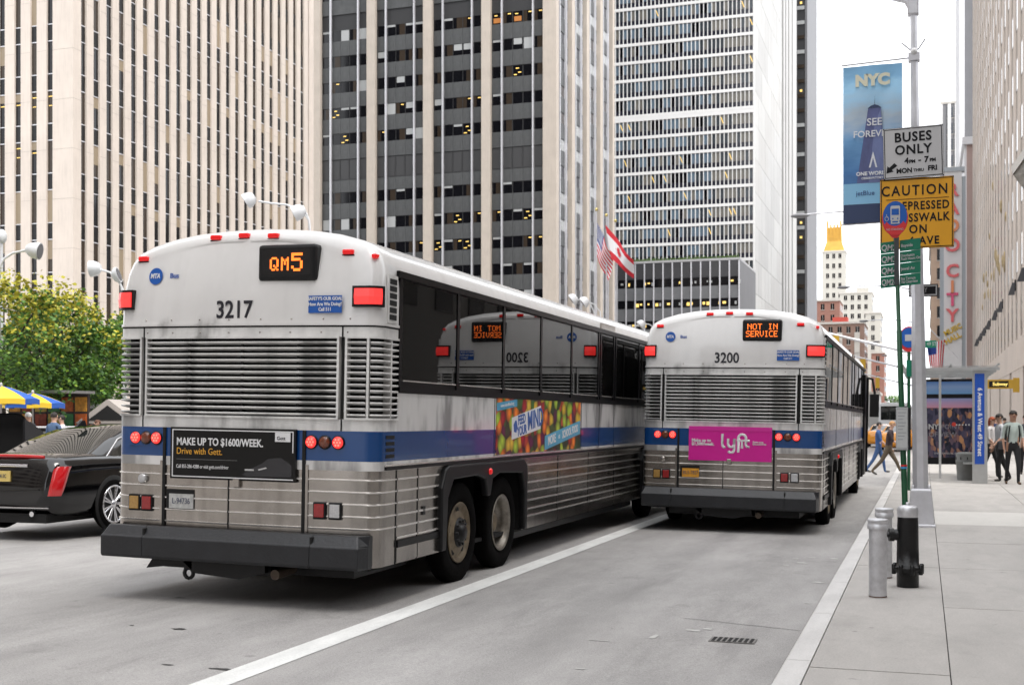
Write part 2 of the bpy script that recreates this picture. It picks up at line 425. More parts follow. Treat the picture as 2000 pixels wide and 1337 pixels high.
for v in range(8):
    m = MB(); w = 1.40; h = 1.58
    m.box(0, w, 0, .1, 0, h, 0); m.box(0, w, -.03, 0, h, h+.07, 4); m.box(w, w+.05, -.03, 0, 0, h, 4)
    if v == 1: m.box(.08, w-.08, -.02, 0, h*.45, h, 2)
    if v == 2: m.box(.05, w-.05, -.02, 0, h*.8, h, 2)
    if v == 3: m.box(.05, w-.05, -.02, 0, 0, h, 2)
    if v == 4:
        for a, b in ((.1,.2),(.75,.5),(.4,1.1)): m.box(a, a+.45, -.02, 0, b, b+.13, 3)
    if v == 5: m.box(0, .55, -.015, 0, 0, h, 1); m.box(.75, 1.2, -.02, 0, 1.25, 1.38, 3)
    if v == 6: m.box(.15, 1.25, -.015, 0, .15, .85, 5); m.box(.3, .75, -.02, 0, 1.15, 1.28, 3)
    if v == 7: m.box(.5, w, -.012, 0, 0, h, 1)
    wts.append(m.mesh('window', [M_pane, M_pane2, M_blind2, M_warm, M_wallD, mat('lamp_glow_orange', (.25,.10,.03), .5, emit=(1,.35,.05), estr=.14)]))
def v2(row, bay):
    r = random.random()
    if row in (3, 4) and bay >= 2: return random.choice((4, 5, 0, 0, 2, 7))
    if row == 10 and bay == 3: return random.choice((6, 6, 5))
    return 0 if r < .45 else 7 if r < .70 else 1 if r < .75 else 2 if r < .86 else 3 if r < .92 else 4 if r < .96 else 5
spm = {}
def span_mesh(w, h):
    k = (round(w, 2), round(h, 2))
    if k not in spm: spm[k] = BX(0, w, 0, .12, 0, h).mesh('spandrel', M_slate)
    return spm[k]
zs = sorted(rows2)
for b in range(-2, 4):
    x0 = pxs[0] + 9.05*b + .95; w5 = 7.55/5
    if b == 3: w5 = (X2 - 2.0 - x0)/5
    for i in range(5):
        x = x0 + i*w5
        if b >= 0:
            for r_, zt in enumerate(zs):
                put('window', wts[v2(r_, b)], T2, (x+.05, Y3+.70, zt-1.58))
            prev = None
            allz = zs + [mech]
            heads = sorted(allz)
            for a_, b_ in zip(heads[:-1], heads[1:]):
                lo = a_ + .07; hi = (b_ - 1.60) if b_ != mech else (mech - 3.1)
                put('spandrel', span_mesh(w5-.03, hi-lo), T2, (x, Y3+.64, lo))
            q = MB().box(0, w5-.1, 0, .1, 0, 3.0).box(.1, w5-.25, -.03, 0, .15, 2.85)
            put('louvre_panel', q.mesh('louvre_panel', mat('louvre_panel', (.05,.05,.052), .5)), T2, (x, Y3+.70, mech-3.05))
    for e in (1, 4):
        BX(x0+e*w5-.11, x0+e*w5+.07, Y3+.22, Y3+.66, 0, TOP2).build('rail', M_alu, T2)
mm = MB()
for b in range(-3, 4):
    x0 = pxs[0] + 9.05*b + .95
    for f in range(40):
        z = 8.4 + 3.87*f
        if b >= 0 and 14 < z < 61.5: continue
        if b < 0 and z > 70: continue
        mm.box(x0, x0+7.4, Y3+.62, Y3+.76, z, z+2.2, 0)
        for i in range(5): mm.box(x0+i*1.5, x0+i*1.5+1.4, Y3+.7, Y3+.78, z+2.25, z+3.8, 1 if random.random() < .8 else 2)
# east face bays
for k in range(4):
    ya = Y3 + 1.4 + 8.35*k; yb = ya + 6.7
    for f in range(22):
        z = 3.8 + 3.87*f
        mm.box(X2-.76, X2-.62, ya, yb, z, z+2.2, 0)
        for i in range(4):
            y = ya + i*1.7
            mm.box(X2-.76, X2-.70, y, y+1.6, z+2.25, z+3.8, random.choice((1, 1, 2, 3)))
    for y in (ya+1.6, ya+5.0): mm.box(X2-.72, X2-.30, y, y+.2, 0, TOP2, 4)
o = mm.build('outer_windows', [M_slate, M_pane, M_pane2, M_blind2, M_alu], T2); o['kind'] = 'stuff'
for zz in (51.8, 47.0, 43.5):  # repair patch in stonework: none
    pass

# ---- 3: slab with white grid
X3, Y5, Y6 = -33.1, 256., 345.
XL = -78.
T3 = thing('office_tower', 'broad slab tower with white window grid, mechanical band and blank pale end wall', 'building', (0,0,0), 0, 'office towers along the avenue')
TOP3 = 150
BX(XL, X3-.02, Y5+.35, Y6, -.3, TOP3).build('wall', M_wallD, T3)
fl = [61.8 - 3.81*k for k in range(14)][::-1] + [66.4 + 3.81*k for k in range(7)]
mt3 = [mat('pane_sky', (.13,.18,.23), .15), mat('pane_slate', (.05,.06,.07), .12), mat('pane_taupe', (.17,.16,.14), .3), M_pane, M_warm, mat('pane_black', (.022,.022,.035), .12)]
pm = MB(); nc = 52; wc = (X3-.3-XL)/nc
for z in fl:
    base_ = None
    for c in range(nc):
        x = XL + c*wc
        f = c/nc
        r = random.random()
        if f > .80: q = 2 if r < .7 else 1
        else: q = 0 if r < .38 else 1 if r < .72 else 2 if r < .85 else 3
        pm.box(x+.06, x+wc-.02, Y5+.22, Y5+.4, z+1.35, z+3.30, q)
        pm.box(x+.06, x+wc-.02, Y5+.22, Y5+.4, z+.30, z+1.28, 5)
        if random.random() < .045:
            pm.poly([(x+.1, Y5+.21, z+3.0), (x+.25, Y5+.21, z+3.0), (x+wc-.1, Y5+.21, z+1.7), (x+wc-.25, Y5+.21, z+1.7)], 4)
    if random.random() < .2:
        a = random.uniform(.4, .8)*nc; x = XL + a*wc; pm.box(x, x+4.5, Y5+.20, Y5+.4, z+2.35, z+2.45, 4)
o = pm.build('window_grid', mt3, T3); o['kind'] = 'stuff'
for z in fl + [fl[13]+3.81, fl[-1]+3.81]:
    BX(XL, X3-.3, Y5, Y5+.4, z-.32, z+.28).build('floor_band', M_white_st, T3)
zm = fl[13] + 3.81
BX(XL, X3-.3, Y5, Y5+.4, 66.4-.5, 66.4-.3).build('floor_band', M_white_st, T3)
BX(XL, X3-.3, Y5+.25, Y5+.4, fl[13]+.3, 66.2).build('louvre_band', mat('louvre_brown', (.11,.095,.09), .6), T3)
mum = BX(-.08, .08, 0, .2, 0, 100).mesh('mullion', M_white_st)
for c in range(nc+1): put('mullion', mum, T3, (XL + c*wc, Y5+.02, .5))
BX(X3-.3, X3, Y5, Y5+.5, 0, TOP3).build('corner_strip', M_white_st, T3)
tv = [mat('travertine_%d' % i, c, .7, var=.06, scale=.12, stretch=(1, .5, 1)) for i, c in enumerate(((.54,.535,.525),(.50,.495,.485),(.57,.565,.55),(.525,.515,.50)))]
# blank end wall of big stone sheets
n_ = 9
for i in range(n_):
    ya = Y5+.5 + i*5.6
    for j in range(16):
        me = None
        z0 = j*7.0
        BX(X3-.05, X3+.0 + random.uniform(0,.02), ya+.04, ya+5.56, z0+.04 + 0, z0+6.96).build('stone_panel', tv[(i*3 + j*2 + (i+j) % 3) % 4], T3)
BX(X3-.06, X3-.03, Y5+.5, Y6-1, 0, TOP3-30).build('joint_backing', mat('stone_joint', (.42,.38,.34), .9), T3)
for ya, yb, xo in ((307.5, 311, .35), (312.2, 316.5, .5), (318, 324, .65), (325.5, 335, .8)):
    BX(X3, X3+xo, ya, yb, 0, TOP3).build('fin', tv[1], T3)
# podium in front
Xp, Yp0, Yp1 = -31.2, 221., 243.
P = thing('podium_block', 'low glass-fronted block with pale mullions and lit office floors below the white slab tower', 'building', (0,0,0), 0)
ZT = 30.9
BX(-70, Xp-.05, Yp0+.3, Yp1, -.3, ZT-.4).build('wall', M_grey_st, P)
BX(-70, Xp, Yp0, Yp1, ZT-.4, ZT).build('parapet', mat('coping', (.45,.45,.46), .5), P)
sp_ = [(ZT-.4-3.0, ZT-.4)]
z = ZT - 3.4
while z > 1:
    BX(-60, Xp-.3, Yp0+.12, Yp0+.3, z-1.45, z).build('window_band', M_pane, P)
    lits = MB()
    for k in range(40):
        x = -59.5 + k*.72
        if random.random() < (.75 if int(z) == 19 or int(z) == 20 else .30): lits.box(x, x+random.uniform(.25,.6), Yp0+.10, Yp0+.13, z-1.2+random.uniform(0,.4), z-.55, random.choice((0,0,1)))
    o = lits.build('lit_interior', [M_warm, M_blind2], P); o['kind'] = 'stuff'
    BX(-60, Xp-.3, Yp0+.06, Yp0+.3, z-3.75, z-1.5).build('spandrel', mat('glass_spandrel_grey', (.17,.175,.185), .3, var=.12, scale=.5), P)
    z -= 3.8
BX(-60, Xp-.3, Yp0+.06, Yp0+.3, ZT-3.3, ZT-.45).build('spandrel', mat('glass_spandrel_dark', (.06,.06,.065), .3, var=.15, scale=.5), P)
mum = BX(-.11, .11, -.12, .1, 0, ZT-.5).mesh('mullion', M_alu)
for k in range(16): put('mullion', mum, P, (Xp-.15 - k*1.72, Yp0+.02, 0))
rg = MB(); random.seed(5)
for k in range(900):
    x = random.uniform(-55, Xp-.3); y = Yp0 + random.uniform(.2, 1.4); z = ZT + random.uniform(0, .55)*random.random()
    a = random.uniform(0, 3); r = .22
    rg.poly([(x, y, z), (x+r*math.cos(a), y+r*math.sin(a), z+.1), (x+.1, y, z+.3)])
tag(rg.build('roof_shrubs', mat('hedge_green', (.08,.14,.03), .8)), 'low ragged greenery growing along the podium roof edge', 'shrubbery')['kind'] = 'stuff'
# ---- 4: grey slab behind
T4 = thing('office_tower', 'narrow grey tower edge with dark windows, seen beyond the blank white end wall', 'building', (0,0,0), 0, 'office towers along the avenue')
BX(-70, -31.6, 352.2, 385, -.3, 170).build('wall', M_wallD, T4)
BX(-31.6, -31.0, 352, 385, -.3, 170).build('stone_face', M_grey_st, T4)
mm = MB()
for f in range(40):
    z = 2 + f*4.1; mm.box(-34, -31.75, 352.0, 352.3, z, z+1.0, random.choice((0, 1, 0)))
    if random.random() < .3: mm.box(-33, -32.4, 351.98, 352.3, z+1.6, z+2.2, 2)
o = mm.build('window_bands', [M_pane2, M_blind2, M_warm], T4); o['kind'] = 'stuff'

# ---- far, simple but windowed buildings
def block(name, label, x0, x1, y0, y1, z1, m_wall, ph, pw, wh, ww, faces='SE', m_win=None, extra=None, z0=0, group=None, proud=.18, limit=300):
    t = thing(name, label, 'building', (0,0,0), 0, group)
    BX(x0, x1, y0, y1, -.3, z1).build('wall', m_wall, t)
    m_win = m_win or M_pane
    sill = mat('sill_pale', (.5,.47,.43), .7)
    cnt = 0; st = MB(); over = False
    mS = MB().box(0, ww, -.06, .02, 0, wh, 0).box(-.1, ww+.1, -proud, .02, -.18, 0, 1).box(ww*.5-.05, ww*.5+.05, -.09, 0, 0, wh, 1).mesh('window', [m_win, sill])
    mE = MB().box(-.02, .06, 0, ww, 0, wh, 0).box(-.02, proud, -.1, ww+.1, -.18, 0, 1).mesh('window', [m_win, sill])
    mW = MB().box(-.06, .02, 0, ww, 0, wh, 0).box(-proud, .02, -.1, ww+.1, -.18, 0, 1).mesh('window', [m_win, sill])
    nf = int((z1 - 2) / ph)
    for f in range(nf-1, -1, -1):
        z = z1 - 1.0 - wh - (nf-1-f)*ph
        if z < 1: continue
        if 'S' in faces:
            n = int((x1-x0-.6)/pw)
            for i in range(n):
                if cnt < limit: put('window', mS, t, (x0 + (x1-x0-n*pw)/2 + i*pw + (pw-ww)/2, y0, z)); cnt += 1
        for ch, me, X in (('E', mE, x1), ('W', mW, x0)):
            if ch in faces:
                n = int((y1-y0-.6)/pw)
                for i in range(n):
                    if cnt < limit: put('window', me, t, (X, y0 + (y1-y0-n*pw)/2 + i*pw + (pw-ww)/2, z)); cnt += 1
    BX(x0-.35, x1+.35, y0-.35, y1+.35, z1, z1+.7).build('cornice', sill if m_wall is not M_white_st else m_wall, t)
    return t
def px(xp, Y):   # world X of a photo column at a given distance up the avenue
    xc = (xp-1000)/F; return Y * (xc*math.cos(TH) - math.sin(TH)) / (math.cos(TH) + xc*math.sin(TH))
def pz(yp, xp, Y):
    xc = (xp-1000)/F; d = Y*math.cos(TH) - px(xp, Y)*math.sin(TH); return H + (822-yp)*d/F
M_brick = mat('brick_red', (.30,.15,.115), .85, var=.12, scale=.6)
M_brick2 = mat('brick_brown', (.25,.16,.125), .85, var=.12, scale=.6)
M_cream = mat('cream_brick', (.46,.44,.395), .8, var=.06, scale=.3)
Y = 700.
g = block('apartment_tower', 'cream stepped apartment tower crowned by a yellow fluted top, far up the avenue', px(1606,Y), px(1651,Y), Y, Y+14, pz(492,1625,Y), M_cream, 5.4, 3.3, 2.6, 1.5, 'SE', limit=200, group='distant buildings up the avenue')
xa, xb = px(1606,Y), px(1651,Y); zz = pz(492,1625,Y)
M_gold = mat('yellow_crown', (.50,.27,.03), .5, var=.15, scale=.3)
mm = MB(); c0 = (xa+xb)/2; w = (xb-xa)/2
rows = []
for (s_, h) in ((.95, 0), (.85, 2), (.62, 6.5), (.58, 14)):
    rows.append([(c0-w*s_, Y+7-7*s_, zz+h), (c0+w*s_, Y+7-7*s_, zz+h), (c0+w*s_, Y+7+7*s_, zz+h), (c0-w*s_, Y+7+7*s_, zz+h)])
mm.grid(rows, 0, False, close=True); mm.poly(rows[-1]); mm.build('crown', M_gold, g)
for i in range(5):
    x = c0 - w*.58 + i*w*.29; BX(x-.45, x+.45, Y+2.5, Y+3.6, zz+3, zz+15.5 + (2 if i in (0, 4) else 0)).build('crown_fin', M_gold, g)
Y = 640.
g = block('apartment_block', 'cream block with rows of small windows and stepped roofs behind the brick buildings', px(1640,Y), px(1703,Y), Y, Y+25, pz(572,1690,Y), M_cream, 4.6, 3.3, 2.4, 1.5, 'SE', limit=180, group='distant buildings up the avenue')
x0 = px(1672, Y); BX(x0, x0+6, Y+2, Y+9, pz(572,1690,Y), pz(560,1690,Y)).build('penthouse', M_cream, g)
Y = 560.
block('apartment_block', 'narrow cream block with many small windows beside the street, tallest after the crowned tower', px(1690,Y), px(1720,Y), Y, Y+30, pz(612,1700,Y), M_cream, 4.2, 3.2, 2.3, 1.4, 'SE', limit=150, group='distant buildings up the avenue')
Y = 480.
block('brick_building', 'pink brick building with plain cornice beyond the roof of the farther bus', px(1593,Y), px(1640,Y), Y, Y+20, pz(588,1615,Y), M_brick, 4.2, 3.6, 2.2, 1.3, 'SE', limit=100, group='distant buildings up the avenue')
Y = 440.
g = block('brick_building', 'red-brown brick building with pale cornice and red roof house', px(1592,Y), px(1688,Y), Y, Y+26, pz(632,1650,Y), M_brick2, 4.0, 3.0, 2.2, 1.3, 'SE', limit=180, group='distant buildings up the avenue')
BX(px(1625,Y), px(1655,Y), Y+2, Y+8, pz(632,1650,Y)+.7, pz(618,1650,Y)).build('roof_house', mat('roof_red', (.48,.07,.05), .7), g)
for xp in (1640, 1674):
    mm = MB(); 
    for k in range(6): mm.box(px(xp,Y)-.9, px(xp,Y)+.9, Y-.5, Y, pz(632,1650,Y)-6-k*4.0, pz(632,1650,Y)-4.6-k*4.0)
    mm.box(px(xp,Y)-.9, px(xp,Y)+.9, Y-.16, Y, 4, pz(632,1650,Y)-3)
    mm.build('bay_front', mat('sill_pale', (.5,.47,.43), .7), g)
Y = 520.
block('brick_building', 'slim red brick building low beside the cream block near the lamp arms', px(1702,Y), px(1727,Y), Y, Y+30, pz(690,1710,Y), M_brick, 4.0, 3.0, 2.2, 1.3, 'SE', limit=80, group='distant buildings up the avenue')
Y = 330.
block('low_building', 'pale low building with a brown awning at the far end of the street', px(1693,Y), px(1716,Y), Y, Y+20, pz(770,1710,Y), mat('pale_render', (.42,.42,.42), .8), 4.2, 3.2, 2.4, 1.6, 'S', limit=40, group='distant buildings up the avenue')
# right side beyond the limestone block
Y = 300.
block('stone_tower', 'tan masonry tower with arched top floor partly hidden behind the theatre sign', px(1818,Y), px(1846,Y)+14, Y, Y+30, pz(478,1830,Y), mat('tan_masonry', (.50,.36,.27), .8, var=.1, scale=.4), 4.4, 3.2, 2.6, 1.6, 'SW', limit=90, group='buildings on the theatre side of the avenue')
Y = 420.
g = block('glass_tower', 'pale framed tower top with white columns rising behind the street signs', px(1838,Y), px(1876,Y)+12, Y, Y+26, pz(203,1850,Y), mat('grey_panel', (.22,.22,.23), .6), 5.2, 5.2, 3.6, 4.0, 'SW', limit=60, m_win=mat('pane_grey', (.10,.11,.13), .2), group='buildings on the theatre side of the avenue')
for xp in (1838, 1854, 1868):
    BX(px(xp,Y)-.5, px(xp,Y)+.5, Y-.8, Y, 0, pz(203,1850,Y)-.2).build('column', M_white_st, g)
Y = 250.
t5 = thing('office_tower', 'tall tower with white edge and plain grey side, above the limestone facade', 'building', (0,0,0), 0, 'buildings on the theatre side of the avenue')
BX(px(1874,Y), px(1884,Y), Y, Y+30, -.3, 140).build('white_edge', mat('white_panel', (.75,.75,.77), .5, var=.04, scale=.3), t5)
BX(px(1884,Y)+.002, px(1884,Y)+30, Y+.6, Y+30, -.3, 139).build('wall', M_grey_st, t5)
Y = 185.
block('theatre_building', 'plain tan theatre block with shallow cornice next to its tall lettered sign', px(1878,Y), 30, Y, Y+40, pz(340,1880,Y), mat('theatre_stone', (.40,.34,.31), .8, var=.08, scale=.3), 7, 6, 2.2, 1.2, 'SW', limit=20, group='buildings on the theatre side of the avenue')
Y = 163.
g = thing('side_building', 'pink-tinted stone side building with rounded white cornice before the theatre', 'building', (0,0,0), 0, 'buildings on the theatre side of the avenue')
x0 = px(1888,Y); z1 = pz(283,1890,Y)
BX(x0, 40, Y, Y+18, -.3, z1).build('wall', mat('pink_stone', (.46,.34,.31), .8, var=.14, scale=.25), g)
BX(x0-.5, x0+2.5, Y-.5, Y+18, z1+.002, z1+.9).build('cornice', mat('white_panel', (.75,.75,.77), .5, var=.04, scale=.3), g)
BX(x0-.25, x0, Y+.1, Y+17, 8, z1).build('edge_strip', mat('white_panel', (.75,.75,.77), .5, var=.04, scale=.3), g)

# ---- limestone block on the right
XE, Ya, Yb = 5.5, 58., 157.
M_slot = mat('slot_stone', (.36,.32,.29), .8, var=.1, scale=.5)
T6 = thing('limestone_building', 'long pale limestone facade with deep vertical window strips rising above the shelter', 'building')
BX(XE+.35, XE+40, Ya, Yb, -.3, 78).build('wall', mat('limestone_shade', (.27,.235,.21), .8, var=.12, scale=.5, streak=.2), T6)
nb = 22; pw = 4.0; y = Ya+2
pm_ = MB().box(0, .5, 0, 2.35, 6.6, 80).mesh('pier', mat('limestone_right', (.60,.525,.465), .8, var=.08, scale=.4, streak=.12))
mm = MB()
k = 0
while y < Yb - 4:
    put('pier', pm_, T6, (XE, y, 0))
    for f in range(19):
        z = 7.2 + 3.8*f
        mm.box(XE+.03, XE+.36, y+2.38, y+3.98, z, z+1.9, 0); mm.box(XE+.05, XE+.36, y+2.38, y+3.98, z+1.9, z+3.8, 1)
    y += pw; k += 1
o = mm.build('window_strips', [M_pane, M_slot], T6); o['kind'] = 'stuff'
BX(XE, XE+.5, y, Yb, 0, 79).build('pier', mat('limestone_right', (.5,.5,.5)), T6)
# base course and doorways
for (a, b, z0, z1) in ((Ya, 66, 0, 6.6), (66.8, 74, 0, 6.6), (76.2, 86, 0, 6.6), (88, 98, 0, 6.6), (100, 112, 0, 6.6), (114, 126, 0, 6.6), (128, Yb, 0, 6.6)):
    BX(XE-.12, XE+.36, a, b, z0, z1).build('base_course', mat('limestone_right', (.5,.5,.5)), T6)
BX(XE-.14, XE+.36, Ya, Yb, 4.8, 6.62).build('base_course', mat('limestone_right', (.5,.5,.5)), T6)
BX(XE+.2, XE+.34, Ya, Yb, .2, 4.8).build('shopfront', M_pane, T6)
for k in range(20):
    yy = 94 + k*1.9 + random.uniform(-.4, .4)
    MB().ell((XE+.02, yy, 12.6 + random.uniform(0, 9)*(.3+.7*(k%3==0))), (.12, .5, random.uniform(.3,.8)), 8, 6).build('relief_sculpture', mat('gilded_relief', (.42,.32,.17), .5, .3, var=.4, scale=3), T6)

# unseen blocks added around the camera for bus paint, steel and glass to reflect
def reflection_block(label, x0, x1, y0, y1, z1, m_w, zl=7.):
    t = thing('reflected_block', label, 'building', (0,0,0), 0, 'unseen blocks added around the viewpoint for reflections')
    BX(x0, x1, y0, y1, -.3, z1).build('wall', m_w, t)
    m = MB(); X = x0 if x0 > 0 else x1; s_ = -1 if x0 > 0 else 1
    for f in range(int(z1/3.9)):
        z = 5 + f*3.9
        for k in range(int((y1-y0)/3.2)):
            y = y0 + .8 + k*3.2; m.box(*sorted((X-.1*s_, X+.05*s_)), y, y+1.6, z, z+2.2)
        for k in range(int((x1-x0)/3.2)):
            x = x0 + .8 + k*3.2; m.box(x, x+1.6, y1-.1, y1+.05, z, z+2.2)
    o = m.build('windows', M_pane, t); o['kind'] = 'stuff'
reflection_block('unseen limestone block added for reflections, right of the viewpoint', 9, 40, -90, 12, 45, mat('limestone_shade', (.3,.27,.24)))
reflection_block('unseen low dark block added to darken window reflections, right of the viewpoint', 7.0, 30, 12.2, 57, 6.5, mat('dark_reflection_stone', (.06,.055,.05), .5))  # added low and dark to deepen the bus window reflections
reflection_block('unseen tan block added for reflections across the avenue, behind the viewpoint', -85, -48, -120, 15, 75, M_slot)
reflection_block('unseen dark block added for reflections, closing the avenue behind the viewpoint', -40, 60, -190, -130, 60, M_slot)
# ================================================================ BUS
M_white = mat('bus_white_paint', (.72,.71,.70), .22, 0, var=.06, scale=1.6, coat=.5, streak=.06)
M_louvre = mat('louvre_paint', (.76,.755,.74), .32, 0, var=.20, scale=2.5, streak=.18)
M_blue = mat('bus_blue', (.006,.055,.20), .22, var=.08, scale=2, coat=.4)
M_steel = mat('bus_stainless', (.43,.40,.37), .21, .95, var=.25, scale=2.2, streak=.25, bump=.04, bscale=5)
M_rib = mat('bus_rib', (.88,.85,.81), .25, .75, var=.15, scale=3)
M_black = mat('black_rubber', (.008,.008,.009), .42, var=.2, scale=4, sl=.3)
M_bump = mat('bumper_grey', (.018,.019,.022), .40, var=.25, scale=5, bump=.15, bscale=30, sl=.45)
M_dark = mat('dark_recess', (.008,.008,.008), .9)
M_wire = mat('grille_mesh_dark', (.012,.012,.012), .8)
M_glass = mat('bus_dark_glass', (.003,.003,.003), .015, 0, spec=1.6)
M_frame = mat('window_frame_black', (.004,.004,.005), .35, sl=.2)
M_red = mat('lamp_red_lit', (.60,.008,.012), .2, emit=(1,.01,.01), estr=.16, coat=.3)
M_redbr = mat('lamp_red_bright', (.8,.05,.05), .3, emit=(1,.035,.03), estr=.50)
M_reddk = mat('reflector_red', (.32,.008,.01), .2, coat=.6, var=.3, scale=60)
M_amber = mat('lamp_amber_dark', (.16,.035,.012), .25, coat=.6, var=.2, scale=60)
M_yel = mat('reflector_amber', (.42,.24,.06), .25, coat=.5, var=.2, scale=60)
M_clear = mat('lamp_clear', (.55,.55,.56), .15, .3, coat=.6, var=.2, scale=60)
M_org = mat('led_orange', (1,.25,.02), .5, emit=(1,.16,.02), estr=.8)
M_ink = mat('number_black', (.012,.012,.02), .4)
M_logo = mat('logo_blue', (.01,.10,.42), .35)
M_paper = mat('print_white', (.75,.75,.76), .45)
M_rim = mat('steel_rim_dirty', (.21,.165,.11), .6, .3, var=.5, scale=9)
M_rim2 = mat('steel_rim_bright', (.27,.245,.21), .42, .5, var=.45, scale=9)
M_tyre = mat('tyre', (.006,.0056,.0056), .95, var=.3, scale=6, bump=.3, bscale=40, sl=.06)

def soot(m, amt):
    n = m.node_tree.nodes; l = m.node_tree.links; b = n['Principled BSDF']
    tc = n.new('ShaderNodeTexCoord'); sx = n.new('ShaderNodeSeparateXYZ'); l.new(tc.outputs['Object'], sx.inputs[0])
    def rg(src, a, b_, c, d):
        r = n.new('ShaderNodeMapRange'); r.interpolation_type = 'SMOOTHSTEP'
        for k, v in zip((1, 2, 3, 4), (a, b_, c, d)): r.inputs[k].default_value = v
        l.new(src, r.inputs[0]); return r.outputs[0]
    def mu(a, b_, op='MULTIPLY'):
        q = n.new('ShaderNodeMath'); q.operation = op; l.new(a, q.inputs[0]); l.new(b_, q.inputs[1]); return q.outputs[0]
    def nz(sc, st):
        mp = n.new('ShaderNodeMapping'); mp.inputs['Scale'].default_value = st; l.new(tc.outputs['Object'], mp.inputs[0])
        q = n.new('ShaderNodeTexNoise'); q.inputs['Scale'].default_value = sc; q.inputs['Detail'].default_value = 7; l.new(mp.outputs[0], q.inputs['Vector']); return q.outputs[0]
    top = mu(rg(sx.outputs[2], 2.40, 2.56, 1, 0), rg(nz(2.2, (1, 1, .3)), .46, .66, 0, 1))      # soot licking up from the grille seam
    low = mu(rg(sx.outputs[2], 1.52, 1.75, 1, 0), rg(nz(5, (1, 1, .4)), .42, .7, 0, .6))         # grime low on the panels
    d = mu(top, low, 'MAXIMUM')
    k = rg(d, 0, 1, 1, 1 - amt)
    old = b.inputs['Base Color'].links[0].from_socket
    v = n.new('ShaderNodeVectorMath'); v.operation = 'SCALE'; l.new(old, v.inputs[0]); l.new(k, v.inputs['Scale']); l.new(v.outputs[0], b.inputs['Base Color'])
soot(M_white, .62); soot(M_louvre, .6)
BW, BL, BR_ = 1.32, 13.7, .125
def rake(z): return .16 * max(0., (z - 2.4) / .85) ** 1.8
def bulge(x): 
    q = min(abs(x) / (BW - BR_), 1); return -.05 * (1 - q*q)
def ry(x, z): return bulge(x) + rake(z) + .05
def U(z, off=0., ya=.45, a0=None, a1=None, n=7):
    """rear wrap outline, from the left side round the back to the right side; a0/a1 clip by x on the rear face"""
    P = [(-BW - off, ya)]
    for i in range(n + 1):
        a = PI + PI/2*i/n
        P.append((-(BW-BR_) + (BR_+off)*math.cos(a), BR_ + .05 + (BR_+off)*math.sin(a) + rake(z)))
    for i in range(1, 10):
        x = -(BW-BR_) + 2*(BW-BR_)*i/10
        P.append((x, bulge(x) + .05 + rake(z) - off))
    for i in range(n + 1):
        a = 1.5*PI + PI/2*i/n
        P.append(((BW-BR_) + (BR_+off)*math.cos(a), BR_ + .05 + (BR_+off)*math.sin(a) + rake(z)))
    P.append((BW + off, ya))
    if a0 is None: return P
    P0 = P if off == 0 else U(z, 0., ya)
    L = [0.]
    for i in range(1, len(P0)): L.append(L[-1] + math.dist(P0[i-1], P0[i]))
    c = L[-1]/2; L = [q - c for q in L]
    def at_(s_):
        s_ = min(max(s_, L[0]), L[-1])
        for i in range(1, len(P)):
            if L[i] >= s_ - 1e-9:
                t = (s_ - L[i-1]) / (L[i] - L[i-1] + 1e-9)
                return (P[i-1][0] + t*(P[i][0]-P[i-1][0]), P[i-1][1] + t*(P[i][1]-P[i-1][1]))
        return P[-1]
    Lr = URef(ya, n)          # which vertices to keep is decided once, at a fixed height
    a0 = max(a0, L[0]); a1 = min(a1, L[-1])
    return [at_(a0)] + [P[i] for i in range(len(P)) if max(a0, Lr[0]) + 2e-2 < Lr[i] < min(a1, Lr[-1]) - 2e-2] + [at_(a1)]
_UR = {}
def URef(ya, n):
    if (ya, n) not in _UR:
        P = U(2.0, 0., ya, n=n); L = [0.]
        for i in range(1, len(P)): L.append(L[-1] + math.dist(P[i-1], P[i]))
        c = L[-1]/2; _UR[(ya, n)] = [q - c for q in L]
    return _UR[(ya, n)]
def sweep(mb, f, prof, mi=0, sm=False):
    """f(off, z) -> outline; prof: closed list of (off, z)"""
    rows = [[(x, y, z) for x, y in f(o, z)] for o, z in prof]
    rows.append(rows[0]); mb.grid(rows, mi, sm)
    for e in (0, -1):
        mb.poly([r[e] for r in rows[:-1]], mi)
# roof section, half, from the side up to the crown
SEC = [(1.32,2.4),(1.32,2.60),(1.315,2.76),(1.30,2.91),(1.265,3.02),(1.20,3.10),(1.07,3.165),(.85,3.225),(.6,3.265),(.3,3.288),(0,3.295)]
ARCH = (1.50, 4.05); FARCH = (10.35, 11.75)

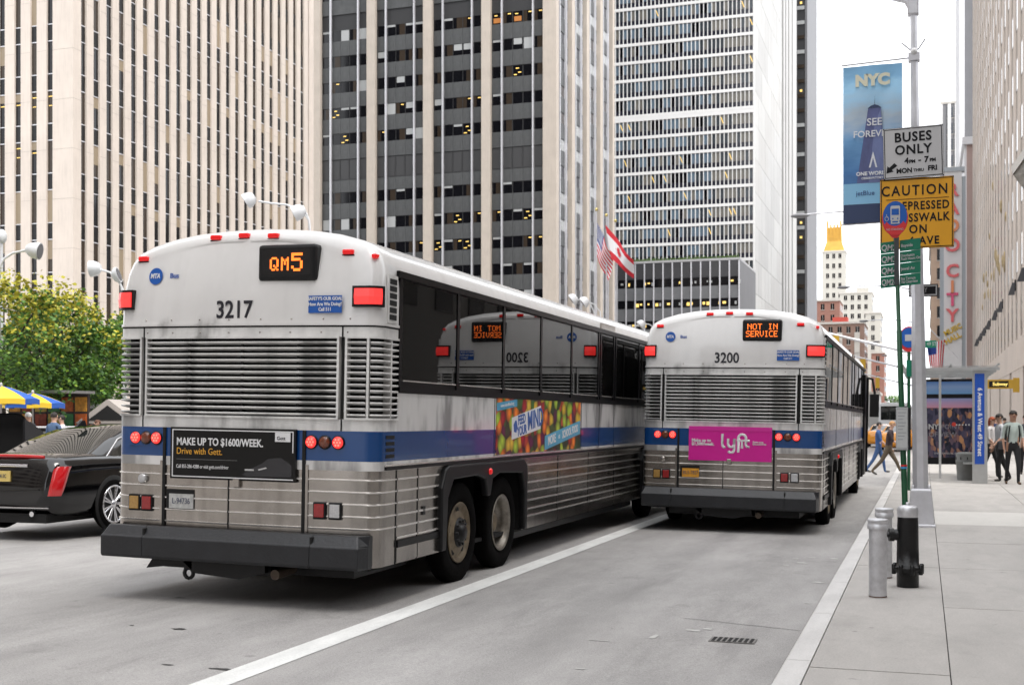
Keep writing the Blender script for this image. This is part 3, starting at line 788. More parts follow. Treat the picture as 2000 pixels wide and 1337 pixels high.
def make_wheel(parent, y, side, dish, rimmat, r=.51):
    x = side * 1.245
    m = MB().lathe([(.30,-.14*side),(.47,-.14*side),(.505,-.10*side),(.51,0),(.505,.035*side),(.47,.05*side),(.40,.055*side),(.30,.03*side),(.295,-.1*side)], (0,0,0), 40, axis='x', cap=False)
    w = m.build('wheel', M_tyre, parent, (x, y, r-.045))
    g = MB(); 
    if dish:   # deep dish with a lip: the outer dual
        g.lathe([(.30,.03*side),(.315,.045*side),(.30,.05*side),(.27,.03*side),(.255,-.04*side),(.25,-.10*side),(.12,-.12*side),(.0001,-.12*side)], n=36, axis='x', cap=False)
    else:      # convex disc with hand holes
        g.lathe([(.30,.03*side),(.31,.045*side),(.295,.05*side),(.27,.02*side),(.25,.005*side),(.20,.035*side),(.15,.045*side),(.13,.05*side),(.0001,.05*side)], n=36, axis='x', cap=False)
    rim = g.build('rim', rimmat, w)
    h = MB()
    if dish: h.lathe([(.11,-.12*side),(.11,-.05*side),(.08,-.03*side),(.001,-.03*side)], n=16, axis='x', cap=False)
    else: h.lathe([(.155,.045*side),(.15,.056*side),(.085,.06*side),(.085,.09*side),(.06,.11*side),(.001,.11*side)], n=16, axis='x', cap=False)
    for k in range(10):
        a = 2*PI*k/10; q = .125
        hx = (.05 if not dish else -.115) * side
        h.lathe([(.016,0),(.016,.03*side),(.001,.03*side)], (hx, q*math.cos(a), q*math.sin(a)), 6, axis='x', cap=False)
    h.build('hub', M_black if not dish else M_rim, w)
    if not dish:
        v = MB()
        for k in range(5):
            a = 2*PI*(k+.3)/5
            v.lathe([(.043,0),(.001,.0)], (.024*side, .215*math.cos(a), .215*math.sin(a)), 12, axis='x', cap=False)
        v.build('hand_hole', M_dark, w)

def make_bus(label, loc, roll, number, led, ad, plate, side_ad):
    B = thing('city_bus', label, 'bus', loc, 0, 'white and blue express buses in the two lanes')
    B.rotation_euler = (0, roll, 0)
    # ---- lower shell, banded
    zb = [.33, 1.16, 1.24, 1.50, 1.60, 2.31, 2.40]
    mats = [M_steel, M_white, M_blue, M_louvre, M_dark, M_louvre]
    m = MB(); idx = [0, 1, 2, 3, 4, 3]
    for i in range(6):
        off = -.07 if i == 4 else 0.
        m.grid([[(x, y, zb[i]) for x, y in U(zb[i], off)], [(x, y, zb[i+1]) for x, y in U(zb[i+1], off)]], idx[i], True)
    for z in (1.60, 2.31):
        m.grid([[(x, y, z) for x, y in U(z, -.07)], [(x, y, z) for x, y in U(z, 0)]], 3)
    # sides (left one plain, right one with wheel arches)
    def side(sx, y0, y1, z0, z1, mi, dx=0.):
        X = sx*(BW - dx); n = max(1, int((y1-y0)/1.4))
        m.grid([[(X, y0 + (y1-y0)*k/n, z0) for k in range(n+1)], [(X, y0 + (y1-y0)*k/n, z1) for k in range(n+1)]], mi, False)
    for sx in (-1, 1):
        for a, b in ((.45, ARCH[0]), (ARCH[1], FARCH[0]), (FARCH[1], BL-.2)): side(sx, a, b, .33, 1.16, 0)
        for a, b in (ARCH, FARCH): side(sx, a, b, 1.05, 1.16, 0)
        side(sx, .45, BL-.2, 1.16, 1.24, 1); side(sx, .45, BL-.2, 1.24, 1.50, 2)
        side(sx, .45, BL-.2, 1.50, 1.84, 1)
        side(sx, .45, BL-.2, 1.84, 2.4, 5, .012)
        m.poly([(sx*BW,.45,1.84),(sx*(BW-.012),.45,1.84),(sx*(BW-.012),.45,2.4),(sx*BW,.45,2.4)], 5)
        for a, b in (ARCH, FARCH):   # arch recesses
            m.box(min(sx*BW, sx*.72), max(sx*BW, sx*.72), a+.001, b-.001, 1.049, 1.051, 4)
            m.box(sx*.72-.01, sx*.72+.01, a, b, .33, 1.05, 4)
            for yy in (a, b): m.box(min(sx*BW, sx*.72), max(sx*BW, sx*.72), yy-.01, yy+.01, .33, 1.05, 4)
    # front end
    m.box(-BW, BW, BL-.2, BL, .33, 2.4, 1)
    m.box(-1.24, 1.24, .1, BL-.05, .30, .34, 4)
    body = m.build('body', [M_steel, M_white, M_blue, M_louvre, M_dark, M_frame], B)
    # ---- upper shell with filleted rear edge
    full = [(-x, z) for x, z in SEC] + [(x, z) for x, z in SEC[::-1][1:]]
    rows = []; r = .12
    def ring(inset, y):
        row = []
        for (x, z) in full:
            k = 0
            xx = x - math.copysign(min(inset, abs(x)), x) if abs(x) > .9 else x * (1 - inset/1.3)
            t = max(0, (z - 2.4) / .8)
            zz = z - inset * t * (0.9 if abs(x) < 1.2 else .6)
            fade = max(0, 1 - y / .9)
            row.append((xx, y + (bulge(xx) if y < .3 and abs(xx) < BW - BR_ else 0) * fade + rake(zz) * fade, zz))
        return row
    cap = ring(r, .05)
    for i in range(7):
        a = PI/2 * i/6
        rows.append(ring(r*(1-math.sin(a)), .05 + r*(1-math.cos(a))))
    rows += [ring(0, .45)]
    m = MB(); m.grid(rows, 0, True)
    # rear face of the cap, filled row by row between left and right
    nn = len(full); zl = []
    half = nn // 2
    fr = []
    for i in range(half):
        (xa, ya, za), (xb, yb, zb2) = rows[0][i], rows[0][nn-1-i]
        fr.append([(xa + (xb-xa)*k/12, ry(xa + (xb-xa)*k/12, za), za) for k in range(13)])
    m.grid(fr, 0, True)
    m.poly([fr[-1][j] for j in range(13)] + [rows[0][half]], 0)
    # roof along the bus: the side part below the rail is window band
    for y0, y1 in ((.9, BL-.5),):
        sec2 = [p for p in full if p[1] >= 2.85]
        m.grid([[p for p, q in zip(ring(0, .45), full) if q[1] >= 2.85]] + [[(x, .9 + (BL-1.4)*k/10, z) for x, z in sec2] for k in range(11)], 0, True)
        for sx in (-1, 1):
            side_m = [(BW-.012, 2.4), (BW-.012, 2.86)]
            m.grid([[(sx*x, y, z) for x, z in side_m] for y in (.9, BL-.5)], 1, False)
            m.poly([(sx*(BW-.012),.45,2.4),(sx*(BW-.012),.9,2.4),(sx*(BW-.012),.9,2.86),(sx*(BW-.012),.45,2.86)], 1)
    m.grid([[(x, BL-.5, z) for x, z in full], [(x*.97, BL-.15, 2.4+(z-2.4)*.93) for x, z in full]], 0, True)
    m.poly([(x*.97, BL-.15, 2.4+(z-2.4)*.93) for x, z in full], 0)
    bm = bmesh.new(); me_ = m.mesh('roof', [M_white, M_frame], False); bm.from_mesh(me_)
    bmesh.ops.remove_doubles(bm, verts=bm.verts, dist=.009); bmesh.ops.recalc_face_normals(bm, faces=bm.faces); bm.to_mesh(me_); bm.free()
    o_ = bpy.data.objects.new('roof', me_); C.objects.link(o_); o_.parent = B
    rv = MB().lathe([(.008, 0), (.006, -.004), (.001, -.005)], n=8, axis='y', cap=False).mesh('rivet', M_steel)
    for xx in (-1.0, -.72, -.42, -.12, .2, .5, .8, 1.05): put('rivet', rv, B, (xx, ry(xx, 2.46), 2.465)); put('rivet', rv, B, (xx*.98, ry(xx, 2.35)-.001, 2.35))
    # seam lines
    def swp(name, mt, z0, z1, off0, off1, s0, s1, parent=B, ya=.45):
        mm = MB(); sweep(mm, lambda o, z: U(z, o, ya, s0, s1), [(off0, z0), (off1, z0), (off1, z1), (off0, z1)]); return mm.build(name, mt, parent)
    swp('seam_strip', M_dark, 2.395, 2.408, -.02, .003, -9, 9)
    swp('cap_lip', M_white, 2.41, 2.432, -.01, .012, -9, 9)
    # ---- louvred grille: slats
    step = .052; nsl = 13
    for (s0, s1, a, b) in ((-9, -1.05, 1.62, 2.30), (-.99, .95, 1.62, 2.30), (1.02, 1.20, 1.62, 2.30), (1.24, 9, 1.62, 2.30)):
        mm = MB()
        z = 0; pr = [(-.055, z + .0), (-.05, z + .006), (.004, z + .022), (.010, z + .016), (.006, z + .008), (-.055, z-.006)]
        rows_ = [[(x, y, zz) for x, y in U(1.9, o, .45, s0, s1)] for o, zz in pr]
        rows_.append(rows_[0]); mm.grid(rows_, 0, False)
        for e in (0, -1): mm.poly([q[e] for q in rows_[:-1]])
        me = mm.mesh('slat', M_louvre)
        for k in range(nsl): put('slat', me, B, (0, 0, 1.625 + k*step))
    for s, w_ in ((-1.02, .028), (.985, .028), (-1.048, .02), (-.985, .02), (.948, .02), (1.022, .02), (1.22, .02), (1.51, .022), (-1.51, .022)):
        swp('grille_post', M_louvre if abs(s) not in (1.02, .985) or s not in (-1.02, .985) else M_dark, 1.60, 2.31, -.06, .012 if s not in (-1.02, .985) else -.02, s - w_/2, s + w_/2)
    for z in (1.597, 2.297):
        for a, b in ((-9, -1.04), (-.995, .958), (1.012, 9)): swp('grille_rail', M_louvre, z, z + .018, -.05, .014, a, b)
    for s in (-.55, .55, 0.): swp('grille_brace', M_black, 1.61, 2.30, -.06, -.035, s-.012, s+.012)
    # panel seams on the door below and beside
    for s, z0, z1 in ((-1.02, 1.50, 1.60), (.985, 1.50, 1.60), (-1.02, 2.31, 2.395), (.985, 2.31, 2.395)):
        swp('door_seam', M_dark, z0, z1, -.02, .003, s-.007, s+.007)
    for s in (-.77, .645): swp('door_seam', M_dark, .60, 1.50, -.02, .016, s-.014, s+.014)
    swp('door_seam', M_dark, .60, 1.16, -.02, .008, -.098, -.090)
    for s in (-.80, .675): swp('hinge_strip', M_steel, .60, 1.20, -.01, .012, s-.012, s+.012)
    # ribs round the rear and on the flanks
    def ribmesh(s0, s1, ya=.45):
        mm = MB(); rows_ = [[(x, y, zz) for x, y in U(.8, o, ya, s0, s1)] for o, zz in ((-.004, -.012), (.011, -.006), (.013, .003), (-.004, .010))]
        rows_.append(rows_[0]); mm.grid(rows_, 0, False)
        for e in (0, -1): mm.poly([q[e] for q in rows_[:-1]])
        return mm.mesh('rib', M_rib)
    zr = [.66, .765, .87, .975, 1.08]
    for s0, s1 in ((-9, -.81), (-.755, -.10), (-.085, .63), (.69, 9)):
        me = ribmesh(s0, s1)
        for z in zr: put('rib', me, B, (0, 0, z))
    def siderib(y0, y1):
        return BX(BW-.004, BW+.012, y0, y1, -.009, .009).mesh('rib', M_rib)
    segs = [(.47, .93), (.95, 1.44), (4.12, 5.5), (5.52, 7.0), (7.02, 8.5), (8.52, 10.28), (11.82, 13.45)]
    for y0, y1 in segs:
        me = siderib(y0, y1)
        for z in zr[0:5] + ([.56] if y0 < 4 else [.56, .475]):
            put('rib', me, B, (0, 0, z))
            if y0 > .9 and y1 < 5: pass
        BX(BW, BW+.008, y0, y1, .34, .47).build('skirt_panel', M_steel, B)
    for y in (.455, .94, 5.51, 7.01, 8.51): BX(BW, BW+.005, y-.007, y+.007, .33, 1.16).build('panel_gap', M_dark, B)
    BX(BW, BW+.022, .47, 1.44, .475, .535).build('rub_rail', M_black, B)
    BX(BW, BW+.022, .2, BL-.4, 1.165, 1.195).build('drip_rail', M_black, B)
    BX(BW, BW+.014, .2, BL-.4, 1.197, 1.212).build('drip_rail', M_rib, B)
    BX(BW+.001, BW+.012, 1.05, 1.11, .72, .80).build('latch', M_black, B)
    # wheel arch surrounds
    for (a, b, two) in ((ARCH[0]-.06, ARCH[1]+.06, True), (FARCH[0]-.05, FARCH[1]+.05, False)):
        outer = [(a, .34), (a-.01, .95), (a+.10, 1.13), (a+.2, 1.16)]
        if two:
            mid = (a+b)/2
            outer += [(mid-.22, 1.16), (mid, 1.155), (mid+.22, 1.16)]
        outer += [(b-.15, 1.16), (b-.03, 1.10), (b, 1.0), (b, .34)]
        inner = [(b-.10, .34), (b-.10, .80), (b-.2, 1.0)]
        if two: inner += [(mid+.35, 1.03), (mid+.12, .98), (mid+.05, .80), (mid-.05, .80), (mid-.12, .98), (mid-.35, 1.03)]
        inner += [(a+.3, 1.02), (a+.16, .85), (a+.12, .34)]
        f = MB().prism(outer + inner, 'x', BW-.02, BW+.055).build('wheel_arch_trim', M_black, B, bevel=.018)
    mk = MB().lathe([(.035, 0), (.033, .015), (.02, .025), (.001, .027)], (BW+.056, (ARCH[0]+ARCH[1])/2, 1.06), 14, axis='x', cap=False)
    mk.build('marker_lamp', M_red, B)
    # wheels
    for sx in (-1, 1):
        make_wheel(B, 2.12, sx, False, M_rim); make_wheel(B, 3.42, sx, True, M_rim2); make_wheel(B, 11.05, sx, False, M_rim)
    # windows on both flanks
    ys = [.50, 1.92, 3.32, 4.72, 6.08, 7.50]
    ys2 = [8.52, 10.12, 11.5, 12.4]
    spans = list(zip(ys[:-1], ys[1:])) + [(7.62, 8.40)] + list(zip(ys2[:-1], ys2[1:]))
    for sx in (1, -1):
        X0, X1 = sorted((sx*(BW-.012), sx*(BW-.004)))
        for (a, b) in spans:
            p = BX(X0, X1, a+.045, b-.045, 1.955, 2.84).build('window', M_glass, B)
            BX(*sorted((sx*(BW-.006), sx*(BW+.006))), a+.06, b-.06, 1.945, 1.957).build('window_trim', M_rib, p)
        for y in ys + [7.62, 8.40, 8.52, 10.12, 11.5, 12.4]:
            BX(*sorted((sx*(BW-.012), sx*(BW+.004))), y-.032, y+.032, 1.90, 2.86).build('mullion', M_frame, B)
        BX(*sorted((sx*(BW-.012), sx*(BW+.010))), .48, BL-.6, 1.845, 1.895).build('window_sill', M_frame, B)
        BX(*sorted((sx*(BW-.012), sx*(BW+.016))), .42, BL-.5, 2.855, 2.915).build('window_header', M_frame, B)
    # louvre by the corner
    lv = BX(BW-.002, BW+.012, .20, .40, 2.44, 2.86).build('side_louvre', M_louvre, B)
    me = BX(BW+.012, BW+.018, .23, .37, 0, .045).mesh('louvre_slot', M_dark)
    for k in range(6): put('louvre_slot', me, lv, (0, 0, 2.47 + k*.062))
    me = BX(BW-.002, BW+.004, .22, .40, 0, .03).mesh('louvre_slot', M_dark)
    for k in range(4): put('louvre_slot', me, B, (0, 0, 1.27 + k*.055))
    # service door panel and hatch
    BX(BW-.02, BW+.006, 7.60, 8.42, 2.90, 3.0).build('door_header', M_steel, B)
    [BX(BW, BW+.004, y-.006, y+.006, 1.21, 1.84).build('panel_gap', M_dark, B) for y in (7.57, 8.45, 3.05, 6.6)]
    # rear lamps
    def rpt(x, z): return ry(x, z)
    for x, z in ((-.35, 3.215), (-.06, 3.225), (.235, 3.215), (-1.10, 3.04), (.98, 3.05)):
        y = rpt(x, z)
        l = BX(x-.052, x+.052, y-.03, y+.06, z-.022, z+.022).build('marker_lamp', M_red, B, bevel=.012)
        BX(x-.058, x+.058, y-.012, y+.06, z-.034, z-.022).build('lamp_base', M_black, l)
    BX(1.20, 1.245, .12, .22, 2.99, 3.03).build('marker_lamp', M_red, B, bevel=.01)
    BX(1.17, 1.22, 6.4, 6.5, 3.05, 3.085).build('marker_lamp', mat('lamp_amber_roof', (.6,.12,.03), .3), B, bevel=.01)
    for sx in (-1, 1):
        # brake lamp wrapped at the corner
        f = (lambda o, z: U(2.65, o, .45, 1.075, 1.33)) if sx > 0 else (lambda o, z: U(2.65, o, .45, -1.31, -1.14))
        mm = MB(); sweep(mm, f, [(-.02, 2.565), (.040, 2.565), (.040, 2.745), (-.02, 2.745)]); hz = mm.build('brake_lamp_housing', M_black, B)
        f = (lambda o, z: U(2.65, o, .45, 1.10, 1.305)) if sx > 0 else (lambda o, z: U(2.65, o, .45, -1.29, -1.155))
        mm = MB(); sweep(mm, f, [(.0, 2.588), (.050, 2.588), (.060, 2.655), (.050, 2.722), (.0, 2.722)]); mm.build('lens', M_redbr, hz)
    for x, dim in ((-1.09, 0), (-.975, 1), (-.86, 0), (.71, 0), (.835, 1), (.96, 0)):
        y = rpt(x, 1.40)
        q = MB().lathe([(.062, 0), (.060, -.012), (.052, -.016)], (x, y, 1.40), 22, axis='y', cap=False).build('tail_lamp', M_black, B)
        mm = MB().lathe([(.052, -.010), (.048, -.022), (.025, -.027), (.001, -.028)], (x, y, 1.40), 22, axis='y', cap=False)
        mm.build('lens', M_amber if dim else M_redbr, q)
        if not dim:
            mm = MB()
            for k in range(7):
                a = 2*PI*k/6; rr = .028 if k < 6 else 0
                mm.lathe([(.0105, 0), (.001, -.003)], (x + rr*math.cos(a), y-.0285, 1.40 + rr*math.sin(a)), 8, axis='y', cap=False)
            mm.build('led_cluster', mat('led_hot', (1,.25,.2), .4, emit=(1,.10,.07), estr=.9), q)
    mm = MB(); mm.box(-1.16, -.795, rpt(-1, 1.3)-.006, rpt(-1, 1.3)+.05, 1.325, 1.475); mm.build('lamp_panel', M_blue, B, bevel=.006)
    for x, mt in ((-1.09, M_yel), (-.95, M_reddk), (.80, M_reddk), (.945, M_clear)):
        y = rpt(x, .8)
        q = BX(x-.062, x+.062, y-.022, y+.02, .735, .885).build('reflector_lamp', M_black, B, bevel=.01)
        BX(x-.048, x+.048, y-.030, y-.02, .752, .868).build('lens', mt, q, bevel=.006)
    q = MB().lathe([(.042, 0), (.042, -.03), (.035, -.036), (.001, -.036)], (-1.0, rpt(-1, 1.0), 1.03), 16, axis='y', cap=False).build('fuel_cap', M_clear if number == '3217' else M_steel, B)
    # destination sign
    y = ry(.4, 3.0) - .035
    sx0, sx1, sz0, sz1 = .15, .72, 2.80, 3.12
    y1_ = ry(.45, 2.80)
    sg = BX(sx0, sx1, y1_-.025, y1_+.14, sz0, sz1).build('destination_sign', M_black, B, bevel=.03)
    yy = y1_ - .026
    BX(sx0+.045, sx1-.045, yy-.001, yy+.001, sz0+.045, sz1-.04).build('display_pane', mat('sign_display', (.012,.012,.013), .25, sl=.4), sg)
    mm = MB()
    if led == 'QM5':
        dots(mm, 'Q', .275, 3.005, .0165, .0165, yy-.002, 1.02); dots(mm, 'M', .385, 3.005, .0145, .0165, yy-.002, 1.02)
        dots(mm, '5', .485, 3.04, .0215, .0225, yy-.002, 1.02)
    else:
        dots(mm, 'NOT IN', .225, 3.055, .0125, .0125, yy-.002, .86); dots(mm, 'SERVICE', .205, 2.95, .0112, .0125, yy-.002, .86)
    mm.build('display_text', M_org, sg)
    # fleet number, logo, sticker
    text(number, .215, M_ink, B, (-.07, ry(-.1, 2.56)-.004, 2.545), bold=.004, width=.86)
    lx, lz = -.93, 2.87; ly = ry(lx, lz)
    tilt = (R(90) - .10, 0, R(-6))
    mm = MB(); n = 28
    pts = [(math.cos(2*PI*k/n)*.077, math.sin(2*PI*k/n)*.077) for k in range(n)]
    lg = MB().prism(pts, 'z', 0, .003).build('transit_logo', M_logo, B, (lx, ly-.010, lz), tilt)
    text('MTA', .062, M_paper, lg, (-.004, 0, .004), (0,0,0), bold=.002, width=.85, shear=.1)
    text('Bus', .062, mat('logo_text', (.10,.16,.42), .4), B, (lx+.20, ry(lx+.2, lz)-.006, lz), tilt, bold=.002, width=1.15)
    st = BX(.66, .98, ry(.98, 2.6)-.032, ry(.98, 2.6)-.028, 2.515, 2.665).build('sticker', M_logo, B)
    yy = ry(.98, 2.6)-.034
    for t, s_, z in (("SAFETY'S OUR GOAL", .040, 2.637), ("How Are We Doing?", .042, 2.590), ("Call 511", .042, 2.545)): text(t, s_, M_paper, st, (.82, yy, z), width=.88, bold=.0012)
    # advert between the lamps
    y = ry(0, 1.3) - .028
    if ad == 'gett':
        AD = .06
        a_ = BX(-.735, .525, y, y+.03, 1.045, 1.505).build('advert_panel', mat('ad_black', (.005,.005,.005), .3, sl=.3), B)
        mm = MB(); 
        for q in ((-.715,.505,1.478,1.487),(-.715,.505,1.062,1.071),(-.715,-.706,1.071,1.478),(.496,.505,1.30,1.478)): mm.box(q[0], q[1], y-.003, y, q[2], q[3])
        mm.build('border', M_paper, a_)
        text('MAKE UP TO $1600/WEEK.', .093, M_paper, a_, (-.67, y-.003, 1.375), align='LEFT', width=.80, bold=.0022)
        text('Drive with Gett.', .082, mat('ad_gold', (.75,.38,.04), .4), a_, (-.67, y-.003, 1.29), align='LEFT', width=.86)
        text('Call 855-286-4288 or visit gett.com/driver', .046, M_paper, a_, (-.67, y-.003, 1.155), align='LEFT', width=.68)
        BX(-.67, -.05, y-.002, y, 1.218, 1.222).build('rule', mat('ad_grey', (.15,.15,.15), .5), a_)
        t_ = BX(.325, .475, y-.003, y, 1.395, 1.476).build('tab', M_paper, a_)
        text('Gett', .045, M_ink, t_, (.385, y-.005, 1.425)); 
        # a dark saloon on the print
        mm = MB(); mm.prism([(.0,1.10),(.10,1.16),(.20,1.20),(.26,1.245),(.38,1.255),(.45,1.22),(.49,1.19),(.49,1.09),(.05,1.085)], 'y', y-.002, y-.0005)
        mm.build('print', mat('ad_car', (.028,.028,.032), .2), a_)
        BX(.03, .12, y-.004, y-.002, 1.135, 1.150).build('print', M_clear, a_)
        mm = MB(); mm.prism([(.16,1.15),(.24,1.17),(.25,1.16),(.17,1.14)], 'y', y-.004, y-.0025); mm.build('print', M_clear, a_)
    else:
        M_pink = mat('ad_pink', (.66,.012,.30), .35, var=.05, scale=3)
        a_ = BX(-.66, .56, y, y+.03, 1.03, 1.535).build('advert_panel', M_pink, B)
        BX(-.66, .56, y-.004, y+.0, 1.475, 1.535).build('advert_flap', mat('ad_pink_light', (.68,.03,.33), .3), a_)
        text('Make up to\n$1,500/week.', .062, M_paper, a_, (-.615, y-.004, 1.30), align='LEFT', width=1.0, bold=.0025)
        # the rounded white wordmark
        Lw = M_paper
        lw = MB()
        def stroke(pts, r=.019): lw.tube([(px_, y-.002, pz_) for px_, pz_ in pts], r, 8, cap=True)
        def arc(cx, cz, rr, a0, a1, n=10): return [(cx + rr*math.cos(R(a0+(a1-a0)*k/n)), cz + rr*math.sin(R(a0+(a1-a0)*k/n))) for k in range(n+1)]
        stroke([(-.16,1.43),(-.16,1.27)] + arc(-.12,1.27,.04,180,285,6))
        stroke([(-.075,1.36),(-.075,1.28)] + arc(-.03,1.28,.045,180,360) + [(.015,1.36)])
        stroke([(.015,1.36),(.015,1.20)] + arc(-.03,1.20,.045,0,-150))
        stroke([(.075,1.16),(.075,1.37)] + arc(.13,1.37,.055,180,0) + [(.185,1.28)] + arc(.225,1.28,.04,180,290,6))
        stroke([(.05,1.335),(.11,1.335)]); stroke([(.13,1.22),(.13,1.335),(.24,1.335)])
        for v in range(len(lw.v)):
            a = lw.v[v]; lw.v[v] = (a[0], y-.002 + (a[1]-(y-.002))*.12, a[2])
        lw.build('wordmark', Lw, a_)
        text('Drive now.\nlyft.com/drive', .036, M_paper, a_, (.285, y-.004, 1.30), align='LEFT', width=.98, bold=.001)
    a_.location.x = .055
    # number plate
    y = ry(-.6, .86)
    pm = mat('plate_white', (.5,.5,.49), .4, var=.3, scale=20) if plate == 0 else mat('plate_gold', (.72,.33,.03), .4, var=.15, scale=20)
    q = BX(-.735, -.445, y-.010, y+.02, .775, .945).build('plate_frame', M_dark, B)
    p_ = BX(-.70, -.45, y-.020, y-.010, .775, .905).build('number_plate', pm, q)
    text('L-94736' if plate == 0 else 'BU1-7827', .075, mat('plate_ink', (.06,.07,.12), .5), p_, (-.575, y-.0215, .84), width=.75)
    # latch
    BX(-.035, .03, ry(0, 1.0)-.035, ry(0, 1.0), .985, 1.06).build('latch', M_steel, B, bevel=.006)
    # bumper in three pieces
    prof = [(-.05,.60),(-.06,.615),(-.16,.62),(-.225,.535),(-.24,.52),(-.24,.36),(-.23,.335),(-.10,.33),(-.05,.36)]
    def bump(x0, x1, l, r_):
        mm = MB(); rows_ = []
        for x, e in ((x0, l), (x1, r_)):
            rows_.append([(x - (e * max(0, (-yy-.16)) / .125 * .07 if e else 0), yy + bulge(x)*.4 + .03, zz) for yy, zz in prof])
        if abs(l): rows_.insert(0, [(x0 - .07 + (0), yy*.45 + .05, zz) for yy, zz in prof])
        if abs(r_): rows_.append([(x1 + .07, yy*.45 + .05, zz) for yy, zz in prof])
        mm.grid(rows_, 0, False, close=True)
        mm.poly(rows_[0]); mm.poly(rows_[-1])
        return mm.build('bumper_section', M_bump, B, bevel=.008)
    bump(-1.23, -.835, 1e-9 + 1, 0); bump(-.83, .825, 0, 0); bump(.83, 1.23, 0, -1)
    BX(-1.20, 1.20, -.06, .12, .36, .60).build('bumper_beam', M_dark, B)
    for x in (-.83, .83): BX(x-.01, x+.01, -.20, -.02, .345, .60).build('bumper_joint', M_dark, B)
    # undercarriage; low belly boxes added to block light under the bus
    u = MB().box(-.95, 1.0, .3, 1.45, .20, .34).box(-.9, .9, 1.5, 4.0, .24, .36).box(-1.2, 1.2, 4.1, 10.2, .22, .34).box(-.8, .8, 10.3, 11.8, .24, .34).box(-.45, .35, -.02, .5, .22, .34)
    u.prism([(.35,.34),(.35,.26),(.1,.19),(-.35,.22),(-.45,.30),(-.7,.26),(-.85,.24),(-.78,.34)], 'y', -.12, -.06)
    u.tube([(-1.0,2.12,.51),(1.0,2.12,.51)], .09, 10).tube([(-1.0,3.42,.51),(1.0,3.42,.51)], .12, 10).tube([(-1.0,11.05,.51),(1.0,11.05,.51)], .07, 10)
    u.box(-.3, .3, 3.2, 3.65, .3, .75)
    u.build('undercarriage', M_black, B)
    hk = MB(); ring_ = []
    for k in range(13):
        a = 2*PI*k/12; ring_.append((-.42 + .045*math.cos(a), -.10, .215 + .045*math.sin(a)))
    hk.tube(ring_, .018, 8, cap=False); hk.box(-.46, -.38, -.12, -.07, .25, .36); hk.build('tow_eye', M_black, B)
    MB().tube([(.45,.2,.27),(.45,-.12,.25)], .045, 14).build('exhaust_pipe', mat('pipe_rust', (.08,.06,.045), .6, .5), B)
    # side advert
    if side_ad:
        ap = BX(BW, BW+.006, 3.10, 6.55, 1.225, 1.845).build('side_advert', fruit_mat(), B)
        ap.data.materials[0] = fruit_mat()
        X = BW + .008
        wb = MB().prism([(3.62,1.38),(4.72,1.50),(4.72,1.78),(3.62,1.63)], 'x', X-.001, X+.001).build('print', M_paper, ap)
        bl = mat('ad_blue', (.03,.12,.40), .4)
        text('MIND', .30, bl, ap, (X+.002, 4.50, 1.61), EAST, spin=.11, width=.80, bold=.006)
        text('FEED\nYOUR', .15, bl, ap, (X+.002, 3.98, 1.545), EAST, spin=.11, width=.85, bold=.004)
        MB().prism([(3.70,1.47),(3.78,1.46),(3.82,1.53),(3.78,1.60),(3.74,1.60),(3.68,1.55)], 'x', X+.001, X+.003).build('print', bl, ap)
        MB().prism([(3.10,1.70),(3.80,1.76),(3.80,1.84),(3.10,1.79)], 'x', X-.001, X+.001).build('print', mat('ad_cyan', (.08,.35,.55), .4), ap)
        text('www.schoolfood.org', .055, M_paper, ap, (X+.002, 3.45, 1.775), EAST, spin=.08)
        MB().prism([(4.9,1.235),(6.52,1.42),(6.52,1.60),(4.9,1.41)], 'x', X-.001, X+.001).build('print', mat('ad_cyan2', (.10,.40,.58), .4), ap)
        text('MORE', .15, M_paper, ap, (X+.002, 5.20, 1.36), EAST, spin=.115, bold=.004, width=.85)
        text('at', .09, M_paper, ap, (X+.002, 5.52, 1.40), EAST, spin=.115)
        text('SCHOOL FOOD', .135, M_paper, ap, (X+.002, 6.04, 1.455), EAST, spin=.115, bold=.004, width=.78)
    # mirrors at the front, right and left
    mm = MB().tube([(BW-.1,BL-.1,2.75),(BW+.15,BL+.12,2.7),(BW+.22,BL+.12,2.3)], .035, 8).box(BW+.10, BW+.32, BL+.05, BL+.16, 1.75, 2.32)
    mm.build('mirror', M_black, B, bevel=.02)
    mm = MB().tube([(-BW+.1,BL-.1,2.75),(-BW-.25,BL+.12,2.7),(-BW-.32,BL+.12,2.3)], .035, 8).box(-BW-.46, -BW-.2, BL+.05, BL+.16, 1.75, 2.32)
    mm.build('mirror', M_black, B, bevel=.02)
    # entrance door, folded open on the right flank
    mm = MB().box(BW, BW+.05, 12.35, 13.3, .36, 2.75).box(BW+.05, BW+.09, 13.22, 13.27, .40, 2.7)
    mm.build('entrance_door', M_frame, B)
    # windscreen
    BX(-1.2, 1.2, BL, BL+.02, 1.35, 2.75).build('windscreen', M_glass, B)
    return B

